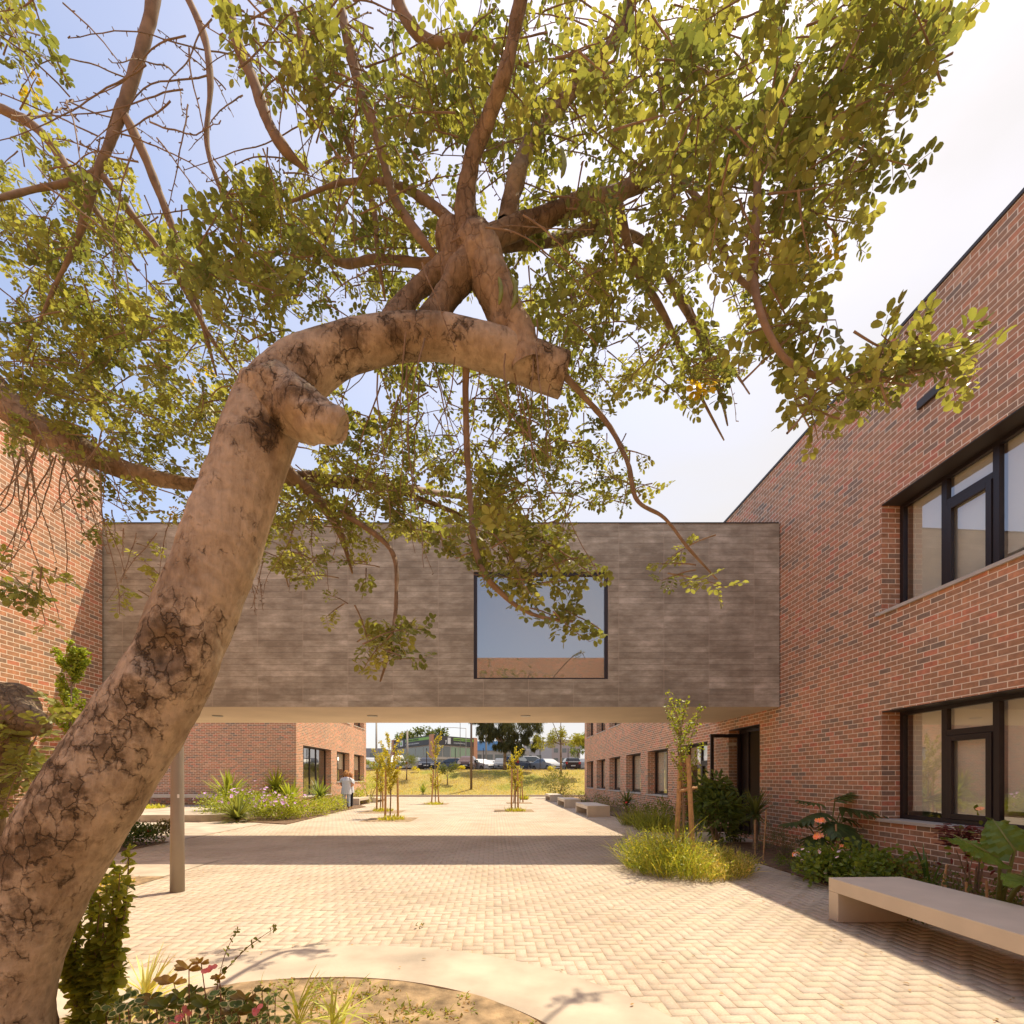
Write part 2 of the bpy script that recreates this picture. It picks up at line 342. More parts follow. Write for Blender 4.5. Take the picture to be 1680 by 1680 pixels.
def paver_mat():
    m, n, l, b = mat('sand coloured concrete pavers')
    a = n.new('ShaderNodeAttribute'); a.attribute_name = 'Col'; t = n.new('ShaderNodeTexCoord')
    z = n.new('ShaderNodeTexNoise'); z.inputs['Scale'].default_value = 55; z.inputs['Detail'].default_value = 6; l.new(t.outputs['Object'], z.inputs['Vector'])
    z2 = n.new('ShaderNodeTexNoise'); z2.inputs['Scale'].default_value = .7; z2.inputs['Detail'].default_value = 7; l.new(t.outputs['Object'], z2.inputs['Vector'])
    c = mixc(n, l, a.outputs['Color'], ramp(n, l, z.outputs[0], [(.3, (.88,.87,.85)), (.7, (1.08,1.08,1.08))]), 1.0, 'MULTIPLY')
    c = mixc(n, l, c, ramp(n, l, z2.outputs[0], [(.3, (.84,.81,.77)), (.6, (1.05,1.05,1.04))]), 1.0, 'MULTIPLY')
    l.new(c, b.inputs['Base Color']); b.inputs['Roughness'].default_value = .85; b.inputs['Specular IOR Level'].default_value = .25
    bp = n.new('ShaderNodeBump'); bp.inputs['Strength'].default_value = .25; bp.inputs['Distance'].default_value = .004
    l.new(z.outputs[0], bp.inputs['Height']); l.new(bp.outputs[0], b.inputs['Normal']); return m
M_PAVER = paver_mat()
# trees stand in square pits left open in the paving: (px, py of pit centre, half size)
PITS = []
def pit_at(px, py, h=.93):
    g = G(px, py); x = g.x*CT+g.y*ST; y = -g.x*ST+g.y*CT; PITS.append((x, y, h)); return x, y
PT = [pit_at(640, 1344.5), pit_at(627, 1332.0), pit_at(714, 1319.0, .8), pit_at(843, 1330.0), pit_at(852, 1317.5, .8)]
def pavers():
    u = .1; rects = []
    i0, i1, j0, j1 = int(-8.05/u), int(5.1/u), int(2.4/u), int(40.8/u)
    for j in range(j0, j1):
        for i in range(i0, i1):
            k = (i-j) % 4
            if k == 0: rects.append((i, j, 2, 1))
            elif k == 3: rects.append((i, j, 1, 2))
    Rr = np.array(rects, float)*u
    cx_, cy_ = Rr[:,0]+Rr[:,2]/2, Rr[:,1]+Rr[:,3]/2
    keep = np.ones(len(Rr), bool)
    for (x, y, h) in PITS: keep &= ~((abs(cx_-x) < h) & (abs(cy_-y) < h))
    keep &= ~((cx_ < -5.3) & (cy_ < 8.0)) 
    ax, ay = cx_*CT-cy_*ST, cx_*ST+cy_*CT
    keep &= ((ax+1.4)**2+(ay-1.66)**2) > 2.8**2
    Rr = Rr[keep]; n = len(Rr)
    g, bv, dz = .0024, .0009, .0022
    x0, y0 = Rr[:,0]+g, Rr[:,1]+g; x1, y1 = Rr[:,0]+Rr[:,2]-g, Rr[:,1]+Rr[:,3]-g
    zt = rng.normal(0, .0008, n)
    V = np.zeros((n, 8, 3))
    for k, (xx, yy) in enumerate(((x0,y0),(x1,y0),(x1,y1),(x0,y1))): V[:,k,0] = xx; V[:,k,1] = yy; V[:,k,2] = zt-dz
    for k, (xx, yy) in enumerate(((x0+bv,y0+bv),(x1-bv,y0+bv),(x1-bv,y1-bv),(x0+bv,y1-bv))): V[:,4+k,0] = xx; V[:,4+k,1] = yy; V[:,4+k,2] = zt
    jit = rng.normal(0, .001, (n, 1)); V[:,:,0] += jit; V[:,:,1] += rng.normal(0, .001, (n, 1))
    W = V.copy(); W[:,:,0] = V[:,:,0]*CT-V[:,:,1]*ST; W[:,:,1] = V[:,:,0]*ST+V[:,:,1]*CT
    fs = [(4,5,6,7),(0,1,5,4),(1,2,6,5),(2,3,7,6),(3,0,4,7)]; flat = np.array(fs).ravel()
    loops = (np.arange(n)[:,None]*8+flat[None]).ravel()
    me = bpy.data.meshes.new('paving'); me.vertices.add(n*8); me.vertices.foreach_set('co', W.ravel())
    me.loops.add(len(loops)); me.loops.foreach_set('vertex_index', loops); me.polygons.add(n*5)
    me.polygons.foreach_set('loop_start', np.arange(n*5)*4); me.polygons.foreach_set('loop_total', np.full(n*5, 4)); me.update(calc_edges=True)
    ca = me.color_attributes.new('Col', 'FLOAT_COLOR', 'POINT')
    base = np.array([.53,.44,.34]); cc = base[None]*(1+rng.normal(0,.03,(n,1)))*(1+rng.normal(0,.012,(n,3)))
    C = np.ones((n,8,4)); C[:,:,:3] = np.clip(cc,0,1)[:,None]; ca.data.foreach_set('color', C.ravel())
    me.materials.append(M_PAVER); o = bpy.data.objects.new('paving', me); col.objects.link(o)
    tag(o, 'sand coloured herringbone pavers of the plaza', kind='structure')
pavers()
sheet('joint_bed', LP((-8.1,2),(5.1,2),(5.1,40.9),(-8.1,40.9)), -.0030, simple('joint filling', (.42,.30,.19), .95, var=.3, scale=3), 'sand in the joints of the plaza pavers')
sheet('concrete_path', LP((-8.05,8.3),(-8.05,41.0),(-17,41.0),(-17,8.3)), .004, M_CONC, 'smooth pale concrete strip beside the pavers')
sheet('concrete_path', LP((-5.32,8.02),(-5.32,9.6),(-17,9.6),(-17,8.02)), .0085, M_CONC, 'smooth pale concrete strip behind the lamp pole')
# soil beds
sheet('planting_bed', LP((4.95,1),(6.6,1),(6.6,11.6),(4.95,11.6)), .02, M_SOIL, 'dark soil bed along the right brick wall', thick=.05)
sheet('planting_bed', LP((4.95,13.7),(6.6,13.7),(6.6,36),(4.95,36)), .02, M_SOIL, 'far dark soil bed along the right brick wall', thick=.05)
sheet('entrance_slab', LP((4.95,11.6),(6.97,11.6),(6.97,13.7),(4.95,13.7)), .03, M_CONC, 'grey concrete slab before the open glass door', thick=.05)
sheet('planting_bed', LP((-8.06,10.4),(-8.06,12.3),(-11,12.3),(-11,10.4)), .02, M_SOIL, 'soil bed with red flowers at left', thick=.03)
sheet('planting_bed', [G(404,1349),G(470,1353),G(520,1341),G(560,1331),G(600,1324),L(-9.9,33),L(-10.0,25),G(420,1326)], .03, M_SOIL, 'sunny soil bed before the left brick wing', thick=.05)
sheet('sand_bed', LP((-5.3,4.0),(-5.3,8.02),(-12,8.02),(-12,4.0)), .006, M_SAND, 'sandy weed patch behind the lamp pole')
for k, (x, y, h) in enumerate(PITS):
    sheet('tree_pit', LP((x-h,y-h),(x+h,y-h),(x+h,y+h),(x-h,y+h)), .004, M_SAND, ['sandy square pit of the nearest staked sapling','sandy square pit of the left rear sapling','sandy square pit of the tall sapling','sandy square pit of the right sapling','sandy square pit of the far right sapling'][k])
def annulus():
    mb = MB(); c = Vector((-1.4, 1.66, 0)); N = 120
    def pt(r, k, z): a = R(-70)+R(360)*k/N; return (c.x+r*math.cos(a), c.y+r*math.sin(a), z)
    for k in range(N):
        mb.quad(pt(2.17,k,.022), pt(2.89,k,.022), pt(2.89,k+1,.022), pt(2.17,k+1,.022))
        mb.quad(pt(2.89,k,-.03), pt(2.89,k+1,-.03), pt(2.89,k+1,.022), pt(2.89,k,.022))
        mb.quad(pt(2.17,k,.022), pt(2.17,k+1,.022), pt(2.17,k+1,-.03), pt(2.17,k,-.03))
    tag(mb.build('concrete_kerb', M_CONC), 'wide round concrete band around the tree bed', kind='structure')
    mb = MB(); rings = [0,.3,.6,.9,1.2,1.5,1.8,2.0,2.17]
    def sp(r, k):
        a = 2*math.pi*k/96; x, y = c.x+r*math.cos(a), c.y+r*math.sin(a)
        return (x, y, .012+.05*(1-r/2.17)+.03*noise.noise((x*2.2, y*2.2, 0)))
    for i in range(len(rings)-1):
        for k in range(96): mb.quad(sp(rings[i],k), sp(rings[i+1],k), sp(rings[i+1],(k+1)%96), sp(rings[i],(k+1)%96))
    tag(mb.build('sand_bed', M_SAND, smooth=True), 'sandy soil inside the round concrete band', kind='structure')
annulus()

# ------------------------------------------------------------------ buildings
def wall_x(mb, x, y0, y1, z0, z1, holes, depth):
    ys = sorted({y0, y1, *[h[0] for h in holes], *[h[1] for h in holes]}); zs = sorted({z0, z1, *[h[2] for h in holes], *[h[3] for h in holes]})
    for a, b in zip(ys, ys[1:]):
        for c, d in zip(zs, zs[1:]):
            my, mz = (a+b)/2, (c+d)/2
            if any(h[0] < my < h[1] and h[2] < mz < h[3] for h in holes): continue
            q = [(x,a,c),(x,b,c),(x,b,d),(x,a,d)]
            mb.quad(*(q if depth < 0 else q[::-1]))
    xd = x+depth
    for (a, b, c, d) in holes:
        for yy in (a, b): mb.quad((x,yy,c),(xd,yy,c),(xd,yy,d),(x,yy,d), uv=[(x-x,c),(abs(depth),c),(abs(depth),d),(0,d)])
        mb.quad((x,a,d),(xd,a,d),(xd,b,d),(x,b,d)); mb.quad((x,a,c),(xd,a,c),(xd,b,c),(x,b,c))
def window(root, a, b, c, d, depth, mull=(), door=False, label=None, blind=.75, sill=True, sash=()):
    s = 1 if depth > 0 else -1; xf = depth-.05*s; fr = MB()
    x0, x1 = sorted((xf, depth+.03*s)); w = .075
    fr.box(x0,x1,a+.003,a+w,c+.003,d-.003); fr.box(x0,x1,b-w,b-.003,c+.003,d-.003)
    fr.box(x0,x1,a+w,b-w,c+.003,c+w); fr.box(x0,x1,a+w,b-w,d-w,d-.003)
    ed = [a+w]+[v for m in mull for v in (m-.045, m+.045)]+[b-w]
    for m in mull: fr.box(x0+.002,x1-.002,m-.045,m+.045,c+w,d-w)
    for k in sash:                                       # opening light with transom above
        y0, y1 = ed[2*k], ed[2*k+1]; zt = d-w-.36*(d-c)*.55
        fr.box(x0+.004,x1-.004,y0,y1,zt-.05,zt+.04)
        xa, xb = sorted((xf-.015*s, xf+.04*s)); q = .085
        fr.box(xa,xb,y0+.004,y0+q,c+w+.004,zt-.05-.004); fr.box(xa,xb,y1-q,y1-.004,c+w+.004,zt-.054)
        fr.box(xa,xb,y0+q,y1-q,c+w+.004,c+w+q); fr.box(xa,xb,y0+q,y1-q,zt-.054-q,zt-.054)
    f = fr.build('window' if not door else 'glazed_door', M_FRAME, root, local=True, bevel=.004); tag(f, label)
    g = MB(); gx = depth-.01*s; g.quad((gx,a+w,c+w),(gx,b-w,c+w),(gx,b-w,d-w),(gx,a+w,d-w)); g.build('pane', M_GLASS, f, local=True)
    if blind:
        bl = MB(); bx = depth+.055*s; zb = d-(d-c)*blind; ya = a+.12; yb = b-.12
        for k in range(max(1, len(mull)+1)):
            e0 = ed[2*k]+.05 if k else ya; e1 = ed[2*k+1]-.02 if k < len(mull) else yb-.03
            zz = zb+(.0 if k != 1 else .25*(d-c)*.2)
            x0_, x1_ = sorted((bx, bx+.006*s)); bl.box(x0_, x1_, e0, e1, zz, d-.02); bl.box(x0_-.008, x1_+.008, e0, e1, zz-.03, zz)
        bl.build('blind', M_BLIND, f, local=True)
    if sill:
        sl = MB(); xs = sorted((-.045*s, xf)); sl.box(xs[0], xs[1], a-.09, b+.09 if False else b+.003, c-.045, c+.004) if False else None
        x0_, x1_ = sorted((-.045*s, -.002*s)); sl.box(x0_, x1_, a-.08, b+.08, c-.045, c+.006)
        x0_, x1_ = sorted((-.002*s, xf)); sl.box(x0_, x1_, a+.002, b-.002, c-.02, c+.006)
        sl.build('sill', M_SILL, f, local=True)
    li = MB(); x0_, x1_ = sorted((.004*s, xf-.002*s)); li.box(x0_, x1_, a+.002, b-.002, d-.016, d-.002); li.build('lintel', M_LINT, f, local=True)
    return f
def shell(root, depth_x, y0, y1, ztop, s, extra_wall=None):
    """roof, far side and ends of a block whose front is the plane x=0"""
    mb = MB(); xe = depth_x*s; 
    mb.quad((0,y0,0),(xe,y0,0),(xe,y0,ztop),(0,y0,ztop)); mb.quad((0,y1,0),(xe,y1,0),(xe,y1,ztop),(0,y1,ztop)); mb.quad((xe,y0,0),(xe,y1,0),(xe,y1,ztop),(xe,y0,ztop))
    return mb
TOP = 8.88
# right wing
bR = thing('brick_building', L(6.6,0,0), 'long two storey brown brick wing along the right side of the plaza', 'building', rot=TH)
low, high = (.90, 2.73), (4.41, 6.25)
ws = [(31.8,34.1),(28.4,30.8),(25.0,27.4),(21.5,23.9),(18.1,20.5),(14.7,17.1)]
holes = [(a,b,*low) for a,b in ws[:5]]+[(14.7,17.1,.06,2.73),(11.76,13.35,.06,2.94),(4.6,7.99,*low),(-1.6,2.2,*low),(4.6,7.99,*high),(-1.6,2.2,*high)]+[(a,b,*high) for a,b in ws]
mb = MB(); wall_x(mb, 0, -6, 34.9, -.05, TOP, holes, .37)
sb = shell(bR, 12, -6, 34.9, TOP, 1); mb.v, n0 = mb.v+sb.v, len(mb.v); mb.f += [tuple(i+n0 for i in q) for q in sb.f]; mb.m += sb.m
mb.build('wall', M_BRICK, bR, local=True)
rf = MB(); rf.box(.3,11.7,-5.7,34.6,8.5,8.6); rf.build('roof', M_SILL, bR, local=True)
rf = MB(); rf.box(-.025,.3,-6.02,34.92,TOP,TOP+.05); rf.build('roof_edge', M_LINT, bR, local=True)
pr = MB(); pr.box(3.0,3.1,-5.9,11.0,.05,8.4); pr.box(2.2,2.3,14.2,34.7,.05,8.4); pr.box(.42,11.8,-5.9,34.7,3.2,3.5); pr.box(.42,11.8,-5.9,34.7,0,.05); pr.box(.45,3,10.95,11.1,.05,3.2); pr.box(.45,3,14.05,14.2,.05,3.2); pr.box(1.6,1.7,11.1,14.05,.05,3.2)
pr.build('interior_wall', M_ROOM, bR, local=True)
for a, b in ws[:5]: window(bR, a, b, *low, .37, mull=((a+b)/2-.25,), blind=.95)
window(bR, 14.7, 17.1, .06, 2.73, .37, mull=(15.9,), sash=(0,), door=True, sill=False, blind=.3)
for a, b in ws: window(bR, a, b, *high, .37, mull=((a+b)/2-.25,), blind=.7)
for z in (low, high):
    window(bR, 4.6, 7.99, *z, .37, mull=(5.6,6.41,7.18), sash=(2,0), blind=.9, label='near window of several panes with pale blinds')
    window(bR, -1.6, 2.2, *z, .37, mull=(-.4,.8), sash=(1,), blind=.7)
# entrance: dark frame, fixed panel and open leaf
fr = MB(); a, b, c, d = 11.76, 13.35, .06, 2.94
fr.box(.30,.40,a+.003,a+.07,c,d-.003); fr.box(.30,.40,b-.07,b-.003,c,d-.003); fr.box(.30,.40,a+.07,b-.07,d-.1,d-.003); fr.box(.32,.38,b-.45,b-.07,c,d-.1)
ent = fr.build('entrance_frame', M_FRAME, bR, local=True, bevel=.004)
li = MB(); li.box(.004,.298,a+.002,b-.002,d-.016,d-.002); li.build('lintel', M_LINT, ent, local=True)
lf = MB(); y0, y1 = 13.24, 13.29; lf.box(-.56,-.47,y0,y1,.09,2.82); lf.box(.2,.29,y0,y1,.09,2.82); lf.box(-.47,.2,y0,y1,2.72,2.82); lf.box(-.47,.2,y0,y1,.09,.22)
leaf = lf.build('door', M_FRAME, bR, local=True, bevel=.004); tag(leaf, 'open dark framed glass door leaf')
g = MB(); g.quad((-.47,13.265,.22),(.2,13.265,.22),(.2,13.265,2.72),(-.47,13.265,2.72)); g.build('pane', M_GLASS, leaf, local=True)
g = MB(); g.box(-.41,-.38,13.2,13.24,.95,1.35); g.build('handle', M_METAL, leaf, local=True); g = MB(); g.box(-.12,.14,13.19,13.24,2.5,2.58); g.build('door_closer', M_SILL, leaf, local=True)

# left near wing (sunlit wall with the shadow of the bridge)
bL = thing('brick_building', L(-8.97,0,0), 'near left orange brick wing with a plain sunlit wall', 'building', rot=TH)
mb = shell(bL, 12, -6, 11.43, 8.5, -1); mb.quad((0,-6,-.05),(0,11.43,-.05),(0,11.43,8.5),(0,-6,8.5)); mb.build('wall', M_BRICK, bL, local=True)
rf = MB(); rf.box(-11.9,-.2,-5.8,11.3,8.3,8.4); rf.build('roof', M_SILL, bL, local=True)
rf = MB(); rf.box(-.3,.025,-6.02,11.4,8.5,8.55); rf.build('roof_edge', M_LINT, bL, local=True)
# left far wing
bF = thing('brick_building', L(-10.05,25,0), 'far left brick wing with shaded end wall and sunlit side with glazed door', 'building', rot=TH)
Y0 = 25.0
lw = [(31.4,34.1),(35.2,37.9)]; lo2, hi2 = (1.34,3.30), (5.37,7.2)
mb = MB(); hs = [(25.9-Y0,30.3-Y0,.59,3.32)]+[(a-Y0,b-Y0,*lo2) for a,b in lw]+[(a-Y0,b-Y0,*hi2) for a,b in [(27.6,30.3)]+lw]
wall_x(mb, 0, 0, 13.5, -.05, TOP, hs, -.38)
sb = shell(bF, 16, 0, 13.5, TOP, -1); n0 = len(mb.v); mb.v += sb.v; mb.f += [tuple(i+n0 for i in q) for q in sb.f]; mb.m += sb.m
mb.build('wall', M_BRICK, bF, local=True)
rf = MB(); rf.box(-15.8,-.3,.3,13.3,8.5,8.6); rf.build('roof', M_SILL, bF, local=True)
rf = MB(); rf.box(-.3,.025,-.02,13.52,TOP,TOP+.05); rf.build('roof_edge', M_LINT, bF, local=True)
pr = MB(); pr.box(-3.1,-3,.3,13.2,.3,8.4); pr.box(-15.8,-.45,.3,13.2,3.7,4.0); pr.box(-15.8,-.45,.3,13.2,.5,.55); pr.build('interior_wall', M_ROOM, bF, local=True)
window(bF, .9, 5.3, .59, 3.32, -.38, mull=(1.8,2.75,3.7), door=True, blind=0, sill=True, label='glazed door with tall pale panes')
for a, b in lw: window(bF, a-Y0, b-Y0, *lo2, -.38, mull=((a+b)/2-Y0-.2,), blind=.6)
for a, b in [(27.6,30.3)]+lw: window(bF, a-Y0, b-Y0, *hi2, -.38, mull=((a+b)/2-Y0,), blind=.6)
# block behind the viewer, seen only mirrored in the glass
bB = thing('brick_building', Vector((0,-17,0)), 'brick block facing the bridge from the near end of the plaza', 'building')
mb = MB(); mb.box(-30,30,-8,0,-.05,11.4); mb.build('wall', M_BRICK, bB, local=True)

# bridge
YB0, YB1, ZB0, ZB1 = 11.14, 14.35, 3.23, 7.46
xr = 5.98
br = thing('footbridge', Vector((-1.7,YB0,ZB0)), 'dark board marked concrete bridge block spanning the plaza with one square window', 'bridge')
wx0, wx1, wz0, wz1 = -.885, 2.22, 3.875, 6.36
mb = MB(); xl, xrr = -13.0, 6.165
def fq(x0,x1,z0,z1,y): mb.quad((x0,y,z0),(x1,y,z0),(x1,y,z1),(x0,y,z1))
for x0,x1,z0,z1 in ((xl,wx0,ZB0,ZB1),(wx1,xrr,ZB0,ZB1),(wx0,wx1,ZB0,wz0),(wx0,wx1,wz1,ZB1)): fq(x0,x1,z0,z1,YB0)
fq(xl,6.0,ZB0,ZB1,YB1)
mb.quad((xl,YB0,ZB0),(xl,YB1,ZB0),(xl,YB1,ZB1),(xl,YB0,ZB1)); mb.quad((xrr,YB0,ZB0),(6.0,YB1,ZB0),(6.0,YB1,ZB1),(xrr,YB0,ZB1)); mb.build('wall', M_BOARD, br)
mb = MB(); mb.quad((xl,YB0,ZB0),(xl,YB1,ZB0),(6.04,YB1,ZB0),(xrr,YB0,ZB0)); mb.build('soffit', simple('pale soffit render', (.74,.62,.46), .85, var=.08, scale=.8), br)
mb = MB(); mb.quad((xl,YB0,ZB1),(xrr,YB0,ZB1),(6.04,YB1,ZB1),(xl,YB1,ZB1)); mb.box(xl,xrr-.02,YB0-.012,YB0+.2,ZB1,ZB1+.025); mb.build('roof', M_LINT, br)
mb = MB()
mb.quad((wx0,YB0,wz0),(wx0,YB0+.16,wz0),(wx0,YB0+.16,wz1),(wx0,YB0,wz1)); mb.quad((wx1,YB0,wz0),(wx1,YB0+.16,wz0),(wx1,YB0+.16,wz1),(wx1,YB0,wz1))
mb.quad((wx0,YB0,wz1),(wx1,YB0,wz1),(wx1,YB0+.16,wz1),(wx0,YB0+.16,wz1)); mb.quad((wx0,YB0,wz0),(wx1,YB0,wz0),(wx1,YB0+.16,wz0),(wx0,YB0+.16,wz0)); mb.build('window_reveal', M_SILL, br)
fr = MB(); y0, y1 = YB0+.05, YB0+.14; w = .075
fr.box(wx0+.003,wx0+w,y0,y1,wz0+.003,wz1-.003); fr.box(wx1-w,wx1-.003,y0,y1,wz0+.003,wz1-.003); fr.box(wx0+w,wx1-w,y0,y1,wz1-w,wz1-.003); fr.box(wx0+w,wx1-w,y0,y1,wz0+.003,wz0+.04)
wf = fr.build('window', M_FRAME, br)
g = MB(); g.quad((wx0+w,YB0+.1,wz0+.04),(wx1-w,YB0+.1,wz0+.04),(wx1-w,YB0+.1,wz1-w),(wx0+w,YB0+.1,wz1-w)); g.build('pane', M_GLASS2, wf)
pr = MB(); pr.box(xl+.2,5.9,YB0+1.5,YB0+1.55,ZB0+.3,ZB1-.2); pr.box(xl+.2,5.9,YB0+.3,YB1-.2,ZB0+.3,ZB0+.35); pr.box(xl+.2,5.9,YB0+.3,YB1-.2,6.5,6.55); pr.build('interior_wall', M_ROOM, br)
for k, px in enumerate((357,611,862)):
    p = G(px, 1174, ZB0)if False else P(px,1174,F*(ZB0-EYE)/(HY-1174)); mb = MB(); N = 24
    mb.tube([(p.x,p.y,ZB0-.02),(p.x,p.y,ZB0+.01)], .13, 24); 
    o = mb.build('ceiling_light', M_METAL, loc=(p.x,p.y,ZB0)); tag(o, ['round recessed light under the left end of the bridge','round recessed light under the bridge near its middle','round recessed light under the bridge right of its middle'][k], 'light', 'recessed lights under the bridge')
# small louvred lamp high on the right wall
mb = MB(); mb.box(-.05,0,-.2,.2,-.06,.06); o = mb.build('wall_light', M_LINT, loc=None); o.location = L(6.598,7.05,7.36); o.rotation_euler = (0,0,TH); tag(o, 'small dark slotted fixture high on the right brick wall', 'light')

# platform on the left
mb = MB(); pf = [G(120,1349),G(330,1349),G(404,1346),L(-10.0,21.5),L(-10.1,24.98),L(-18,24.98)]
pf = [(p[0],p[1]) for p in pf]
mb.quad(*[(x,y,.26) for x,y in pf]); 
for a, b in zip(pf, pf[1:]+pf[:1]): mb.quad((a[0],a[1],0),(b[0],b[1],0),(b[0],b[1],.26),(a[0],a[1],.26))
tag(mb.build('concrete_platform', M_CONC, bevel=.02), 'low raised concrete platform before the left wing', kind='structure')

# benches: seat slab and two leg panels
def bench(x0, x1, y0, y1, h, label, z0=0, t=.15, fn=L, rot=TH, group='concrete benches'):
    c = fn((x0+x1)/2, (y0+y1)/2, z0); r = thing('concrete_bench', c, label, 'bench', group, rot)
    w, d = (x1-x0)/2, (y1-y0)/2
    mb = MB(); mb.box(-w,w,-d,d,h-t,h); mb.build('seat', M_BENCH, r, local=True, bevel=.006)
    for sg in (0,1):
        mb = MB()
        if d > w: a, b = ((-d+.001,-d+t) if sg == 0 else (d-t,d-.001)); mb.box(-w+.001,w-.001,a,b,0,h-t-.001)
        else: a, b = ((-w+.001,-w+t) if sg == 0 else (w-t,w-.001)); mb.box(a,b,-d+.001,d-.001,0,h-t-.001)
        mb.build('leg', M_BENCH, r, local=True, bevel=.004)
bench(3.8,4.66,2.1,5.35,.47,'long pale concrete bench in the right foreground beside the flower bed')
bench(3.8,4.73,19.5,22.3,.46,'nearest of the three far concrete benches, in front of the yucca')
bench(3.73,4.6,25.4,28.2,.46,'middle one of the three far concrete benches at the right bed')
bench(3.75,4.6,32.1,35.0,.46,'farthest concrete bench by the end of the right wing')
bench(-8.5,-7.7,28,30.5,.42,'white stepped bench beside the standing person')
bench(-8.2,-7.5,31.4,33.6,.3,'lower white bench behind the one beside the standing person')
xs = (232-840)/33.4; bench(xs,xs+4.2,23.4,24.1,.52,'long concrete bench against the shaded left brick wall', z0=.26, t=.15, fn=lambda x,y,z:Vector((x,y,z)), rot=0)

# lamp pole
gp = G(291,1463); sl = thing('street_lamp', gp, 'grey steel lamp pole standing on the plaza behind the leaning trunk', 'lamp post')
mb = MB(); mb.tube([gp+Vector((0,0,z)) for z in (0,1,2,3,4.0)], [.09,.084,.078,.07,.062], 20); mb.build('pole', M_POLE, sl, smooth=True)
mb = MB(); mb.tube([gp+Vector((0,0,4.0)),gp+Vector((0,0,4.25)),gp+Vector((0,0,4.3))], [.1,.13,.05], 20); mb.build('lamp_head', M_POLE, sl)
mb = MB(); a = gp+Vector((.055,-.064,1.32)); mb.box(a.x-.02,a.x+.015,a.y-.004,a.y,a.z,a.z+.05); mb.build('sticker', M_WHITE, sl)
# ------------------------------------------------------------------ embankment, car park
TZ = 2.42
def emb_z(x, y):
    t = (y-41.3)/(51.5-41.3); t = max(0, min(1, t)); s = t*t*(3-2*t)*.6+t*.4
    return s*TZ + (.10*noise.noise((x*.35, y*.35, 1)) if 0 < t < 1 else 0)
def grass_mat():
    m, n, l, b = mat('dry grass'); t = n.new('ShaderNodeTexCoord')
    z = n.new('ShaderNodeTexNoise'); z.inputs['Scale'].default_value = .35; z.inputs['Detail'].default_value = 8; l.new(t.outputs['Object'], z.inputs['Vector'])
    z2 = n.new('ShaderNodeTexNoise'); z2.inputs['Scale'].default_value = 9; z2.inputs['Detail'].default_value = 8; l.new(t.outputs['Object'], z2.inputs['Vector'])
    c = ramp(n, l, z.outputs[0], [(.35, (.36,.26,.09)), (.5, (.42,.33,.10)), (.65, (.28,.27,.06))])
    c = mixc(n, l, c, ramp(n, l, z2.outputs[0], [(.3, (.6,.6,.6)), (.7, (1.25,1.25,1.2))]), 1.0, 'MULTIPLY')
    l.new(c, b.inputs['Base Color']); b.inputs['Roughness'].default_value = 1; b.inputs['Specular IOR Level'].default_value = .1
    bp = n.new('ShaderNodeBump'); bp.inputs['Strength'].default_value = .8; bp.inputs['Distance'].default_value = .1; l.new(z2.outputs[0], bp.inputs['Height']); l.new(bp.outputs[0], b.inputs['Normal'])
    return m
mb = MB(); nx, ny = 90, 26
for j in range(ny):
    for i in range(nx):
        xa, xb = -45+i, -44+i; ya, yb = 41.3+j*10.2/ny, 41.3+(j+1)*10.2/ny
        mb.quad(*[(x,y,emb_z(x,y)) for x,y in ((xa,ya),(xb,ya),(xb,yb),(xa,yb))])
tag(mb.build('grass_bank', grass_mat(), smooth=True), 'dry yellow grass bank rising to the car park', kind='structure')
M_ASPH = simple('asphalt', (.12,.11,.10), .9, var=.2, scale=3)
sheet('parking_lot', [(-400,51.5),(400,51.5),(400,1500),(-400,1500)], TZ, M_ASPH, 'asphalt car park and land beyond the bank')
mb = MB(); mb.box(-45,45,41.1,41.3,-.02,.14); tag(mb.build('kerb', M_SILL, bevel=.01), 'concrete kerb at the foot of the grass bank', kind='structure')
mb = MB(); mb.box(-18,14,51.2,51.45,TZ-.35,TZ+.10); tag(mb.build('low_wall', M_CONC, loc=(0,51.3,TZ)), 'low concrete retaining wall at the top of the grass bank', 'wall')
# mesh fence posts
for k, px in enumerate((700,747,793,840,886,932)):
    p = P(px,1264,51.8); p.z = TZ; mb = MB(); mb.box(-.035,.035,-.035,.035,0,2.35); o = mb.build('fence_post', M_FRAME); o.location = p
    tag(o, ['dark fence post in front of the black car','dark fence post beside the brown front facing car','dark fence post right of the tall lamp pole','dark fence post behind the right sapling','dark fence post beside the white hatchback','dark fence post by the black rear facing hatchback'][k], 'post', 'fence posts along the car park')

